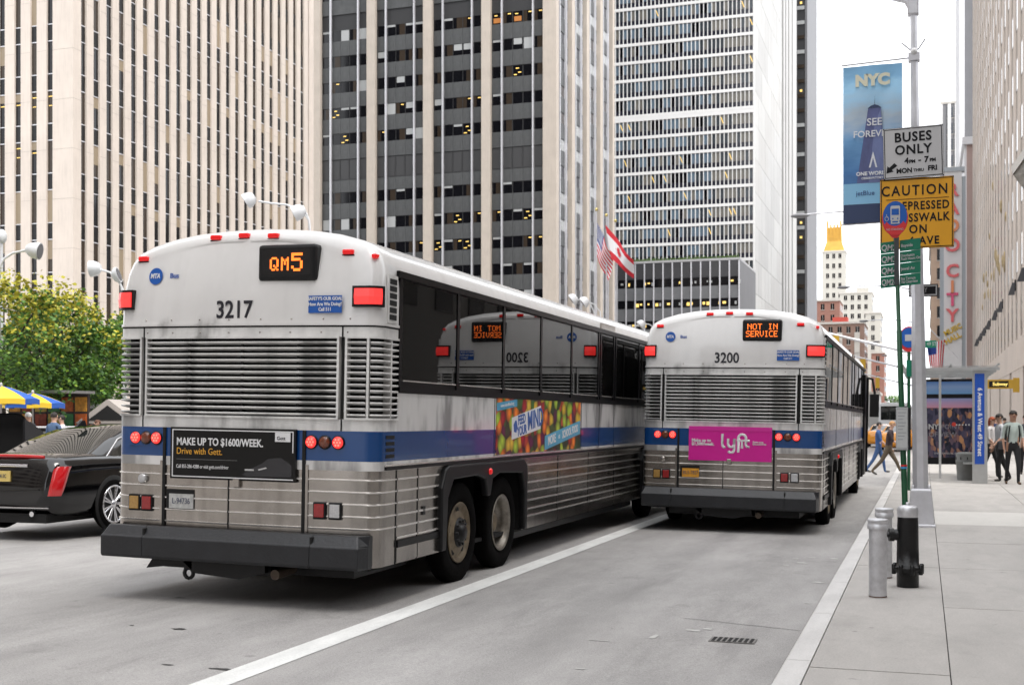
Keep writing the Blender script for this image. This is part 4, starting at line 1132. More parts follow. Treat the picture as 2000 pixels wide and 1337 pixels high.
def fruit_mat():
    if 'fruit' in MATS: return MATS['fruit']
    m = bpy.data.materials.new('fruit_print'); m.use_nodes = True; n = m.node_tree.nodes; l = m.node_tree.links; b = n['Principled BSDF']
    tc = n.new('ShaderNodeTexCoord'); v = n.new('ShaderNodeTexVoronoi'); v.inputs['Scale'].default_value = 7.0; v.inputs['Randomness'].default_value = .85
    l.new(tc.outputs['Object'], v.inputs['Vector'])
    sp = n.new('ShaderNodeSeparateColor'); l.new(v.outputs['Color'], sp.inputs[0])
    cr = n.new('ShaderNodeValToRGB'); cr.color_ramp.interpolation = 'CONSTANT'
    cols = [(0,(.02,.05,.01)),(.16,(.30,.42,.03)),(.30,(.65,.16,.01)),(.44,(.30,.01,.012)),(.56,(.62,.40,.03)),(.68,(.10,.012,.05)),(.78,(.05,.16,.02)),(.9,(.6,.06,.015))]
    e = cr.color_ramp.elements
    while len(e) > 1: e.remove(e[-1])
    e[0].position = 0; e[0].color = (*cols[0][1], 1)
    for p, c in cols[1:]: q = e.new(p); q.color = (*c, 1)
    l.new(sp.outputs[0], cr.inputs[0])
    mr = n.new('ShaderNodeMapRange'); mr.inputs[1].default_value = 0; mr.inputs[2].default_value = .9; mr.inputs[3].default_value = 1.9; mr.inputs[4].default_value = .1
    l.new(v.outputs['Distance'], mr.inputs[0])
    s = n.new('ShaderNodeVectorMath'); s.operation = 'SCALE'; l.new(cr.outputs[0], s.inputs[0]); l.new(mr.outputs[0], s.inputs['Scale'])
    l.new(s.outputs[0], b.inputs['Base Color']); b.inputs['Roughness'].default_value = .3
    MATS['fruit'] = m; return m
bus1 = make_bus('nearer bus numbered 3217, orange QM5 sign and black advert on its tail', (-5.765, 9.52, .083), .018, '3217', 'QM5', 'gett', 0, True)
bus2 = make_bus('farther bus by the kerb, number 3200, NOT IN SERVICE sign and pink advert', (-2.75, 18.25, .033), .019, '3200', 'NIS', 'lyft', 1, False)
# ================================================================ STREET FURNITURE
random.seed(21)
M_galv = mat('galvanised_steel', (.60,.60,.62), .42, .5, var=.25, scale=9, bump=.08, bscale=40)
M_pole = mat('pole_aluminium', (.60,.60,.63), .40, .4, var=.15, scale=3)
M_green = mat('pole_green', (.010,.085,.035), .35, var=.15, scale=6, coat=.3)
M_hyd = mat('hydrant_black', (.006,.006,.0065), .35, var=.3, scale=12, bump=.2, bscale=50, sl=.4)
def X_(xp, d): return d * (((xp-1000)/F)*math.cos(TH) - math.sin(TH))
def Y_(xp, d): return d * (math.cos(TH) + ((xp-1000)/F)*math.sin(TH))
def Z_(yp, d): return H + (822-yp)*d/F
def at(xp, d): return X_(xp, d), Y_(xp, d)
# bollards
def bollard(label, x, y, h):
    t = thing('steel_bollard', label, 'bollard', (x, y, SZ), 0, 'steel bollards guarding the hydrant')
    MB().lathe([(.075,0),(.075,h-.075)], n=24, cap=True).build('post', M_galv, t)
    MB().lathe([(.088,h-.085),(.090,h-.05),(.084,h-.046),(.084,h-.026),(.089,h-.022),(.088,h-.006),(.080,h),(.001,h+.002)], n=24, cap=False).build('cap', M_galv, t)
    MB().lathe([(.0765,.004),(.0765,.012)], n=24, cap=False).build('base_ring', mat('rust', (.12,.06,.03), .8), t)
x, y = at(1714.5, 10.64); bollard('nearer steel bollard, left in front of the black hydrant, its whole post showing', x, y, .675)
x, y = at(1727, 11.95); bollard('farther steel bollard, its lower post hidden by the nearer bollard', x, y, .675)
# hydrant
x, y = at(1773, 11.3)
hy = thing('fire_hydrant', 'black fire hydrant with silver cap standing by the kerb', 'hydrant', (x, y, SZ))
MB().lathe([(.098,0),(.098,.13),(.125,.135),(.135,.16),(.135,.185),(.12,.195),(.10,.20),(.097,.35),(.094,.57),(.090,.64)], n=28).build('barrel', M_hyd, hy)
for k in range(8):
    a = 2*PI*(k+.4)/8
    MB().lathe([(.018,.118),(.020,.128),(.020,.205),(.012,.212)], (.128*math.cos(a), .128*math.sin(a), 0), 8).build('bolt', M_hyd, hy)
MB().lathe([(.092,.64),(.094,.69),(.090,.725),(.075,.742),(.03,.75),(.0,.75)][:-1], n=28).build('cap', M_galv, hy)
MB().lathe([(.022,.75),(.020,.775),(.001,.776)], n=5, cap=False).build('operating_nut', M_galv, hy)
nz = MB().tube([(-.07,0,.475),(-.125,-.01,.475)], [.055,.05], 16).tube([(-.125,-.01,.475),(-.165,-.02,.475)], [.062,.06], 16).tube([(-.165,-.02,.475),(-.19,-.025,.475)], [.03,.022], 6)
nz.build('nozzle', M_hyd, hy)
MB().tube([(.0,.07,.48),(.01,.12,.48)], .05, 12).build('nozzle', M_hyd, hy)
# ---- street light pole
dP = 17.8; xP, yP = at(1799, dP)
lp = thing('street_lamp', 'tall grey steel street lamp pole on a tapered base beside the green bus stop pole', 'street lamp', (xP, yP, SZ), 0, 'lamp poles along the near kerb')
bs = MB(); rows = []
for s_, h in ((.20,0),(.20,.03),(.185,.035),(.145,.52),(.13,.55)):
    rows.append([(-s_,-s_,h),(s_,-s_,h),(s_,s_,h),(-s_,s_,h)])
bs.grid(rows, 0, False, close=True); bs.poly(rows[-1]); bs.build('base', M_pole, lp, bevel=.012)
me = MB().lathe([(.02,0),(.02,.05),(.001,.052)], n=6, cap=False).mesh('bolt', M_galv)
for a in (-1, 1):
    for b in (-1, 1): put('bolt', me, lp, (a*.11, b*.11, .55))
LEAN = -.014
def oct_(r, n=8): return [(r*math.cos(PI/8+2*PI*k/n), r*math.sin(PI/8+2*PI*k/n)) for k in range(n)]
rows = [[(x + z*LEAN, y, z) for x, y in oct_(r)] for z, r in ((.55,.118),(2.2,.107),(3.9,.09),(5.6,.066),(7.4,.052),(9.2,.042))]
MB().grid(rows, 0, False, close=True).build('pole', M_pole, lp)
def lx(z): return z*LEAN
arm = MB().tube([(lx(7.45),0,7.45),(lx(7.5)-.10,0,7.62),(lx(7.5)-.28,0,7.68),(-1.6,0,8.0),(-2.6,0,8.3)], [.05,.04,.036,.03,.03], 10)
arm.build('arm', M_pole, lp)
MB().box(lx(7.5)-.085, lx(7.5)+.075, -.075, .075, 7.40, 7.72).build('arm_bracket', M_pole, lp, bevel=.02)
h_ = MB().ell((-2.95, 0, 8.36), (.42,.16,.10), 14, 8).build('lamp_head', M_pole, lp)
MB().tube([(lx(6.6)-.05,0,6.9),(lx(6.6)-.18,0,7.02)], .012, 6).tube([(lx(6.6)+.05,0,6.9),(lx(6.6)+.15,0,7.05)], .012, 6).build('peg', M_pole, lp)
MB().ell((lx(6.8), -.06, 6.86), (.05,.05,.055), 10, 8).build('sensor', mat('lens_white', (.7,.7,.7), .3), lp)
# ---- banner
bn = thing('street_banner', 'blue vertical banner with NYC and a glass tower print, hung left of the lamp pole', 'banner', (xP, yP, 0))
bx0, bx1 = X_(1643.5, dP)-xP+.0, X_(1762, dP)-xP
zt, zb_ = Z_(119, dP), Z_(431, dP)
def grad_mat():
    m = bpy.data.materials.new('banner_print'); m.use_nodes = True; n = m.node_tree.nodes; l = m.node_tree.links; b = n['Principled BSDF']
    tc = n.new('ShaderNodeTexCoord'); sx = n.new('ShaderNodeSeparateXYZ'); l.new(tc.outputs['Object'], sx.inputs[0])
    nz = n.new('ShaderNodeTexNoise'); nz.inputs['Scale'].default_value = 3; nz.inputs['Detail'].default_value = 8
    mp = n.new('ShaderNodeMapping'); mp.inputs['Scale'].default_value = (1, 1, 2.5); l.new(tc.outputs['Object'], mp.inputs[0]); l.new(mp.outputs[0], nz.inputs['Vector'])
    ad = n.new('ShaderNodeMath'); ad.operation = 'MULTIPLY_ADD'; ad.inputs[1].default_value = .55; l.new(nz.outputs[0], ad.inputs[0]); l.new(sx.outputs[2], ad.inputs[2])
    mr = n.new('ShaderNodeMapRange'); mr.inputs[1].default_value = zb_ + .27; mr.inputs[2].default_value = zt + .27; l.new(ad.outputs[0], mr.inputs[0])
    cr = n.new('ShaderNodeValToRGB'); e = cr.color_ramp.elements; e[0].position = .12; e[0].color = (.02,.05,.13,1); e[1].position = .95; e[1].color = (.25,.52,.80,1)
    for p, c in ((.32,(.06,.19,.44)),(.52,(.16,.36,.64)),(.68,(.46,.56,.66)),(.76,(.40,.62,.82)),(.86,(.36,.66,.92))): q = e.new(p); q.color = (*c, 1)
    l.new(mr.outputs[0], cr.inputs[0]); l.new(cr.outputs[0], b.inputs['Base Color']); b.inputs['Roughness'].default_value = .6
    return m
rows = []
for i in range(29):
    z = zt + (zb_-zt)*i/28
    rows.append([(bx0 + (bx1-bx0)*j/10, .012*math.sin(j*.9+i*.35) + .008*math.sin(i*.8), z) for j in range(11)])
cl = MB().grid(rows, 0, True); cl.grid([[(x, y+.004, z) for x, y, z in r] for r in rows], 0, True)
cl.build('cloth', grad_mat(), bn)
xm = (bx0+bx1)/2; fy = -.028
M_bw = mat('banner_white', (.72,.74,.78), .6); M_bl2 = mat('banner_light_blue', (.25,.52,.75), .6); M_bd = mat('banner_navy', (.03,.05,.12), .6); M_cr = mat('banner_cream', (.72,.70,.55), .6)
zz = lambda yp: Z_(yp, dP)
BX(bx0+.01, bx1-.01, fy, fy+.003, zz(393), zz(352)).build('sponsor_strip', M_bl2, bn)
BX(bx0+.01, bx1-.01, fy, fy+.003, zz(430), zz(393)).build('dark_strip', M_bd, bn)
text('NYC', .22, M_cr, bn, (xm+.0, fy-.002, zz(150)), bold=.014, width=1.05)
text('SEE', .15, M_bw, bn, (xm+.03, fy-.014, zz(233)), bold=.002)
text('FOREVER', .135, M_bw, bn, (xm-.0, fy-.014, zz(256)), bold=.002, width=.98)
text('ONE WORLD', .075, M_bw, bn, (xm+.0, fy-.014, zz(334)), bold=.003)
text('OBSERVATORY', .045, M_bw, bn, (xm+.0, fy-.014, zz(343)), bold=.001)
text('jetBlue', .095, mat('banner_ink', (.02,.05,.20), .6), bn, (xm-.1, fy-.004, zz(372)))
tw = MB().prism([(xm-.22, zz(352)),(xm+.20, zz(352)),(xm+.12, zz(205)),(xm-.06, zz(205))], 'y', fy, fy+.003)
tw.build('tower_print', mat('banner_tower', (.10,.12,.28), .5, var=.35, scale=4, stretch=(1,1,.3)), bn)
MB().prism([(xm-.05, zz(352)),(xm+.20, zz(352)),(xm+.12, zz(205)),(xm+.03, zz(240))], 'y', fy-.003, fy-.001).build('tower_print', mat('banner_tower2', (.16,.20,.40), .5, var=.3, scale=4, stretch=(1,1,.3)), bn)
MB().prism([(xm-.07, zz(205)),(xm+.13, zz(205)),(xm+.08, zz(200)),(xm+.036, zz(198)),(xm+.034, zz(178)),(xm+.03, zz(198)),(xm-.02, zz(200))], 'y', fy-.004, fy-.001).build('spire_print', M_bd, bn)
MB().prism([(xm-.05, zz(322)),(xm+.01, zz(290)),(xm+.07, zz(322)),(xm+.045, zz(322)),(xm+.01, zz(303)),(xm-.025, zz(322))], 'y', fy-.007, fy-.004).build('print', M_bw, bn)
for zp in (115, 432):
    MB().tube([(bx0-.02, 0, zz(zp)+.0), (lx(zz(zp)), 0, zz(zp)+.03)], .014, 8).build('banner_arm', M_pole, bn)
    MB().box(lx(zz(zp))-.08, lx(zz(zp))+.08, -.08, .08, zz(zp)-.03, zz(zp)+.08).build('clamp', M_pole, bn)
# ---- signs on the lamp pole
def rpoly(x0, x1, z0, z1, r=.03, n=4):
    P_ = []
    for cx, cz, a0 in ((x1-r, z0+r, -90), (x1-r, z1-r, 0), (x0+r, z1-r, 90), (x0+r, z0+r, 180)):
        for k in range(n+1): a = R(a0+90*k/n); P_.append((cx+r*math.cos(a), cz+r*math.sin(a)))
    return P_
def frame_(mb, x0, x1, z0, z1, w, y0, y1):
    mb.box(x0, x1, y0, y1, z1-w, z1); mb.box(x0, x1, y0, y1, z0, z0+w); mb.box(x0, x0+w, y0, y1, z0+w, z1-w); mb.box(x1-w, x1, y0, y1, z0+w, z1-w)
M_sw = mat('sign_white', (.50,.50,.51), .45, var=.04, scale=4); M_sy = mat('sign_yellow', (.72,.34,.008), .45, var=.05, scale=4); M_sk = mat('sign_black', (.010,.010,.012), .5, sl=.2)
dS = 17.4; sx_, sy_ = at(1783, dS); x0 = X_(1725, dS)-sx_; x1 = X_(1842, dS)-sx_
z0, z1 = Z_(347, dS), Z_(248, dS)
s1 = thing('traffic_sign', 'white BUSES ONLY sign with black arrow, above the yellow caution sign', 'sign', (sx_, sy_, 0), 0)
s1.rotation_euler = (0, -.02, 0)
s1.location = (sx_, sy_, 0); 
kx = .02*(z0+z1)/2
x0 += kx; x1 += kx
MB().prism(rpoly(x0, x1, z0, z1), 'y', 0, .006).build('panel', M_sw, s1)
b = MB(); frame_(b, x0+.012, x1-.012, z0+.012, z1-.012, .011, -.002, .001); b.build('border', M_sk, s1)
BX(x0-.004, x1+.004, .007, .016, z0-.004, z1+.004).build('backing', M_sk, s1)
xc_ = (x0+x1)/2; hh = z1-z0
text('BUSES', .185, M_sk, s1, (xc_, -.003, z0+hh*.80), bold=.0055, width=.93, sp=1.12)
text('ONLY', .185, M_sk, s1, (xc_, -.003, z0+hh*.55), bold=.0055, width=.93, sp=1.12)
text('4', .115, M_sk, s1, (xc_-.09, -.003, z0+hh*.335), bold=.004); text('PM', .065, M_sk, s1, (xc_-.015, -.003, z0+hh*.318), bold=.003)
text('-', .12, M_sk, s1, (xc_+.085, -.003, z0+hh*.34), bold=.004); text('7', .115, M_sk, s1, (xc_+.175, -.003, z0+hh*.335), bold=.004); text('PM', .065, M_sk, s1, (xc_+.26, -.003, z0+hh*.318), bold=.003)
text('MON', .095, M_sk, s1, (xc_-.125, -.003, z0+hh*.145), bold=.004, width=.95); text('THRU', .056, M_sk, s1, (xc_+.07, -.003, z0+hh*.14), bold=.002, width=.95); text('FRI', .095, M_sk, s1, (xc_+.255, -.003, z0+hh*.16), bold=.004)
ax, az = x0+.10, z0+.15
MB().prism([(ax-.065,az-.065),(ax+.035,az-.045),(ax+.01,az-.02),(ax+.085,az+.035),(ax+.045,az+.075),(ax-.025,az+.015),(ax-.05,az+.04)], 'y', -.003, 0).build('arrow', M_sk, s1)
for zq in (z0+.03, z1-.03): MB().lathe([(.011,0),(.001,-.006)], (xc_-.02, -.001, zq), 8, axis='y', cap=False).build('bolt', M_galv, s1)
x0 = X_(1718.5, dS)-sx_; x1 = X_(1862, dS)-sx_; z0, z1 = Z_(484, dS), Z_(347, dS)
s2 = thing('traffic_sign', 'large yellow CAUTION sign behind the green bus stop panels', 'sign', (sx_, sy_+.03, 0))
MB().prism(rpoly(x0, x1, z0, z1), 'y', 0, .006).build('panel', M_sy, s2)
b = MB(); frame_(b, x0+.010, x1-.010, z0+.010, z1-.010, .012, -.002, .001); b.build('border', M_sk, s2)
BX(x0-.004, x1+.004, .007, .016, z0-.004, z1+.004).build('backing', M_sk, s2)
xc_ = (x0+x1)/2; hh = z1-z0
text('CAUTION', .20, M_sk, s2, (xc_-.03, -.003, z0+hh*.82), bold=.0035, width=.85, sp=1.25)
BX(x0+.08, x1-.06, -.003, 0, z0+hh*.70, z0+hh*.707).build('rule', M_sk, s2)
for s_, r_, z in (('DEPRESSED', .165, .60), ('CROSSWALK', .165, .43), ('ON', .165, .265), ('6 AVE', .155, .10)):
    if r_: 
        if s_ == 'ON': text(s_, r_, M_sk, s2, (xc_+.02, -.003, z0+hh*z), bold=.004, width=.88, sp=1.2)
        elif s_ == '6 AVE': text(s_, r_, M_sk, s2, (x1-.19, -.003, z0+hh*z), bold=.004, width=.88, sp=1.2, align='RIGHT')
        else: text(s_, r_, M_sk, s2, (x1-.055, -.003, z0+hh*z), bold=.004, width=.80, sp=1.15, align='RIGHT')
# dark bracket signs either side of the lamp pole
ow = thing('street_sign', 'small black one way arrow sign strapped across the lamp pole', 'sign', (xP, yP+.25, 0))
BX(X_(1775,18.1)-xP, X_(1832,18.1)-xP, 0, .012, Z_(580,18.1), Z_(556,18.1)).build('panel', M_sk, ow)
b = MB(); frame_(b, X_(1777,18.1)-xP, X_(1830,18.1)-xP, Z_(578,18.1), Z_(558,18.1), .018, -.003, 0); b.build('border', M_sw, ow)
text('ONE WAY', .10, M_sw, ow, (X_(1788,18.1)-xP, -.004, Z_(568,18.1)), width=.7)
# street name sign farther on
d = 40; nm = thing('street_sign', 'green street name sign W 49 St showing past the lamp pole', 'sign', (X_(1799,d), Y_(1799,d), 0))
BX(0, X_(1829,d)-X_(1799,d), 0, .02, Z_(679,d), Z_(665,d)).build('panel', mat('sign_green', (.0,.16,.09), .4), nm)
text('W 49 ST', .17, M_sw, nm, (.24, -.006, Z_(672,d)), width=.75)
MB().tube([(0,.05,SZ),(0,.05,Z_(660,d))], .04, 8).build('post', M_pole, nm)
# second bus stop roundel farther on, at the left edge of the lamp pole
d = 27; x, y = at(1775, d)
rs = thing('bus_stop_sign', 'farther blue and red bus stop roundel with green panels, half hidden by the lamp pole', 'sign', (x, y, SZ), 0, 'bus stop signs')
MB().tube([(0,.03,0),(0,.03,3.45)], .035, 8).build('post', M_green, rs)
def disc(mb, cx, cz, rx, rz, y0, y1, n=28, a0=0, a1=360):
    mb.prism([(cx + rx*math.cos(R(a0+(a1-a0)*k/n)), cz + rz*math.sin(R(a0+(a1-a0)*k/n))) for k in range(n if a1-a0 == 360 else n+1)], 'y', y0, y1)
    return mb
zc = Z_(662, d)-SZ
disc(MB(), 0, zc, .21, .28, -.008, 0).build('rim', mat('stop_red', (.62,.03,.035), .4), rs); disc(MB(), 0, zc+.03, .18, .22, -.014, -.008).build('disc', M_logo, rs)
BX(-.08,.08,-.018,-.014,zc-.04,zc+.10).build('bus_pictogram', M_sw, rs)
BX(-.05, .12, -.01, .0, Z_(735,d)-SZ, Z_(703,d)-SZ).build('route_panel', mat('sign_green', (.0,.16,.09), .4), rs)
# ---- bus stop pole, near
dB = 14.0; xB, yB = at(1771, dB)
bp = thing('bus_stop_sign', 'near green bus stop pole with blue roundel, QM route panels and white timetable box', 'sign', (xB, yB, SZ), 0, 'bus stop signs')
ztop = Z_(450, dB) - SZ; LB = (X_(1749, dB) - xB)/ztop
def bxp(z): return LB*z
rows = [[(bxp(z) + r*math.cos(2*PI*k/10), r*math.sin(2*PI*k/10), z) for k in range(10)] for z, r in ((0,.034),(1.5,.032),(2.55,.030),(2.56,.024),(ztop,.024))]
MB().grid(rows, 0, True, close=True).build('pole', M_green, bp)
for zq in (1.30, 1.33): pass
MB().lathe([(.036,0),(.036,.02)], (bxp(.95), 0, .98), 12).build('band', mat('band_blue', (.05,.3,.6), .4), bp)
MB().lathe([(.036,0),(.036,.02)], (bxp(.95), 0, 1.005), 12).build('band', mat('stop_red', (.62,.03,.035), .4), bp)
zB = lambda yp: Z_(yp, dB) - SZ; xBp = lambda xp: X_(xp, dB) - xB
tb = BX(xBp(1750), xBp(1774), -.10, -.035, zB(878), zB(795)).build('timetable_box', mat('box_grey', (.40,.41,.42), .4), bp, bevel=.006)
BX(xBp(1752), xBp(1772), -.104, -.101, zB(874), zB(800)).build('timetable', mat('paper_faded', (.52,.53,.53), .5, var=.05, scale=30), tb)
mtx = mat('print_grey', (.25,.27,.3), .6)
for k in range(9): BX(xBp(1754), xBp(1770 - (k % 3)*3), -.1055, -.1045, zB(806+k*6.5), zB(804.8+k*6.5)).build('text_line', mtx, tb)
BX(xBp(1774), xBp(1779), -.10, -.02, zB(878), zB(796)).build('timetable_edge', M_sk, bp)
Mg = mat('sign_green', (.0,.16,.09), .4)
SL = .085
def shear_panel(x0, x1, zt0, h, yy):
    return MB().prism([(x0, zt0-h+SL*(x0)), (x1, zt0-h+SL*(x1)), (x1, zt0+SL*x1), (x0, zt0+SL*x0)], 'y', yy, yy+.006)
zt0 = zB(467); hp = .132
bxm = bxp(zB(510))
for k in range(4):
    z_ = zt0 - k*hp
    shear_panel(xBp(1719)-bxm*0, xBp(1749), z_, hp-.004, .028).build('route_panel', Mg, bp)
    shear_panel(xBp(1757), xBp(1798), z_, hp-.004, .028).build('route_panel', Mg, bp)
    cx = xBp(1735); text(('QM2','QM3','QM4','QM20')[k], .098 if k < 3 else .095, M_sw, bp, (cx - (.0 if k < 3 else -.004), .022, z_ - hp*.55 + SL*cx), bold=.002, width=.80 if k < 3 else .68, shear=.12)
    cx = xBp(1759.5); ttx = ('Bayside', 'Douglaston\nRush Hours Only', 'Jewel Av', 'Bay Terrace\nVia Clearview')[k]
    text(ttx, .045 if '\n' in ttx else .05, M_sw, bp, (cx, .022, z_ - hp*.5 + SL*cx), align='LEFT', width=.72 if '\n' in ttx else .85, bold=.0008, spin=SL*.8)
BX(bxm-.026, bxm+.026, -.03, .027, zB(556), zB(463)).build('bracket', mat('bracket_dark', (.06,.065,.07), .5, .4), bp)
zc = zB(424); xcn = xBp(1748)
Mred = mat('stop_red', (.62,.03,.035), .4)
r1 = MB(); pts = [(xcn + .142*math.cos(R(a)), zc + .19*math.sin(R(a))) for a in range(-50, 231, 10)]
pts = [(xcn + .142*math.cos(R(a)), zc - .02 + .19*math.sin(R(a))) for a in range(-62, 243, 8)] + [(xcn-.028, zc-.235), (xcn+.028, zc-.235)]
r1.prism(pts, 'y', -.034, -.030).build('rim', Mred, bp)
disc(MB(), xcn, zc+.01, .132, .172, -.040, -.034).build('disc', M_logo, bp)
lo = [(xcn + .14*math.cos(R(a)), zc-.02 + .188*math.sin(R(a))) for a in range(205, 336, 10)]
li = [(xcn + .105*math.cos(R(a)), zc+.005 + .105*math.sin(R(a))) for a in range(330, 205, -12)]
MB().prism(lo+li, 'y', -.044, -.0405).build('red_crescent', Mred, bp)
text('NO STANDING', .036, M_sw, bp, (xcn, -.046, zc-.14), width=.75)
# bus pictogram
bg_ = MB(); 
bg_.prism(rpoly(xcn-.05, xcn+.055, zc-.045, zc+.13, .018), 'y', -.044, -.0405)
pic = bg_.build('bus_pictogram', M_sw, bp)
BX(xcn-.038, xcn+.043, -.047, -.0445, zc+.025, zc+.095).build('glass_shape', M_logo, pic)
for q in (-.03, .022): BX(xcn+q, xcn+q+.014, -.047, -.0445, zc-.025, zc-.01).build('lamp_shape', M_logo, pic)
BX(xcn-.045, xcn+.05, -.044, -.0405, zc-.075, zc-.062).build('pictogram_bar', M_sw, pic)
for q in (-.045, .033): BX(xcn+q, xcn+q+.016, -.044, -.0405, zc-.062, zc-.046).build('wheel_shape', M_sw, pic)
wc = MB(); rr = [(xcn-.09 + .02*math.cos(R(a)), -.043, zc-.015 + .024*math.sin(R(a))) for a in range(0, 361, 30)]
wc.tube(rr, .0035, 5).tube([(xcn-.092,-.043,zc+.035),(xcn-.09,-.043,zc+.0),(xcn-.072,-.043,zc)], .004, 5); wc.build('wheelchair_symbol', M_sw, bp)
# ---- lamp arms receding along the near kerb
def kerb_lamp(label, Yk, arm_len, zt_, mast=False):
    t = thing('street_lamp', label, 'street lamp', (-.25, Yk, SZ), 0, 'lamp poles along the near kerb')
    MB().tube([(0,0,0),(0,0,zt_-.3)], [.11,.06], 10).build('pole', M_pole, t)
    MB().tube([(0,0,zt_-.6),(-.3,0,zt_-.25),(-1.2,0,zt_-.02),(-arm_len*.7,0,zt_+.10),(-arm_len,0,zt_+.06)], [.05,.045,.04,.035,.03], 8).build('arm', M_pole, t)
    MB().ell((-arm_len-.25,0,zt_+.02), (.36,.14,.09), 12, 6).build('lamp_head', mat('lamp_head_grey', (.18,.18,.19), .4), t)
for Yk, s_ in ((47, 'nearest of the farther lamp poles, its long arm reaching past the banner foot'), (73, 'second farther lamp pole, its arm pointing toward the crowned tower'), (98, 'third farther lamp pole with short arm above the bus roof'), (124, 'fourth farther lamp pole, small arm left of the green pole'), (150, 'fifth farther lamp pole, tiny arm near the crowd of mast arms')):
    kerb_lamp(s_, Yk, 3.9, 9.3 - SZ)
for Yk, z_, s_ in ((52, 5.1, 'grey signal mast arm sloping from behind the green pole toward the bus roof, uppermost'), (76, 5.3, 'second grey signal mast arm, below the uppermost one'), (100, 5.0, 'third grey signal mast arm, low beside the mirror of the farther bus')):
    t = thing('signal_mast', s_, 'mast arm', (-.2, Yk, SZ), 0, 'signal mast arms over the avenue')
    MB().tube([(0,0,0),(0,0,z_)], .10, 10).build('pole', M_pole, t)
    MB().tube([(0,0,z_-.9),(-2.5,0,z_-.25),(-5.5,0,z_+.55)], [.07,.055,.04], 8).build('arm', M_pole, t)
    q = MB().box(-3.4,-3.1,-.12,.12,z_-.9,z_-.1).build('signal_head', mat('signal_yellow', (.5,.3,.02), .5), t)
# ---- bus shelter
sh = thing('bus_shelter', 'glass bus shelter with lit city poster and blue column reading 6 Avenue & West 49 Street', 'bus shelter')
y0s, y1s = 32.0, 37.2; xl, xr = -.15, 1.47
zr_ = Z_(716, 30.2)
M_sst = mat('shelter_steel', (.52,.53,.53), .32, .7, var=.12, scale=3)
col = BX(1.12, 1.46, y0s, y0s+.16, SZ, zr_-.05).build('column', M_sst, sh)
MBl = mat('shelter_blue', (.012,.075,.40), .35)
bpnl = BX(1.17, 1.39, y0s-.012, y0s, Z_(905,30.2), Z_(730,30.2)).build('name_panel', MBl, sh)
text('6 Avenue & West 49 Street', .15, M_paper if 'M_paper' in globals() else M_sw, bpnl, (1.285, y0s-.015, (Z_(905,30.2)+Z_(742,30.2))/2), spin=-PI/2, bold=.003, width=.98)
M_cg = mat('clear_glass', (.80,.86,.86), .02, trans=1, spec=1.45, alpha=.35)
rf = MB().box(xl-.35, xr+.25, y0s-.05, y1s+.1, zr_-.02, zr_+.02).build('roof_glass', M_cg, sh)
for i, yy in enumerate((y0s-.06, y0s+1.3, y0s+2.6, y0s+3.9, y1s+.06)): BX(xl-.36, xr+.26, yy, yy+.06, zr_-.10, zr_-.025).build('roof_beam', M_sst, sh)
for xx in (xl-.37, .6, xr+.22): BX(xx, xx+.05, y0s, y1s, zr_+.025, zr_+.07).build('roof_beam', M_sst, sh)
BX(.37, .43, y0s+2.6, y0s+2.68, SZ, zr_-.1).build('post', mat('shelter_post', (.62,.62,.62), .35, .4), sh)
BX(xl-.03, xl+.04, y1s-.05, y1s+.03, SZ, zr_-.1).build('post', M_sst, sh)
BX(xr-.10, xr+.0, y1s-.05, y1s+.03, SZ, zr_-.1).build('post', M_sst, sh)
BX(xr-.05, xr-.03, y0s+.2, y1s-.1, SZ+.3, zr_-.25).build('back_glass', M_cg, sh)
BX(xr-.06, xr-.02, y0s+.2, y1s-.1, SZ+.25, SZ+.30).build('glass_rail', M_sst, sh)
BX(.95, 1.35, y0s+1.2, y0s+4, SZ+.43, SZ+.47).build('bench', M_sst, sh)
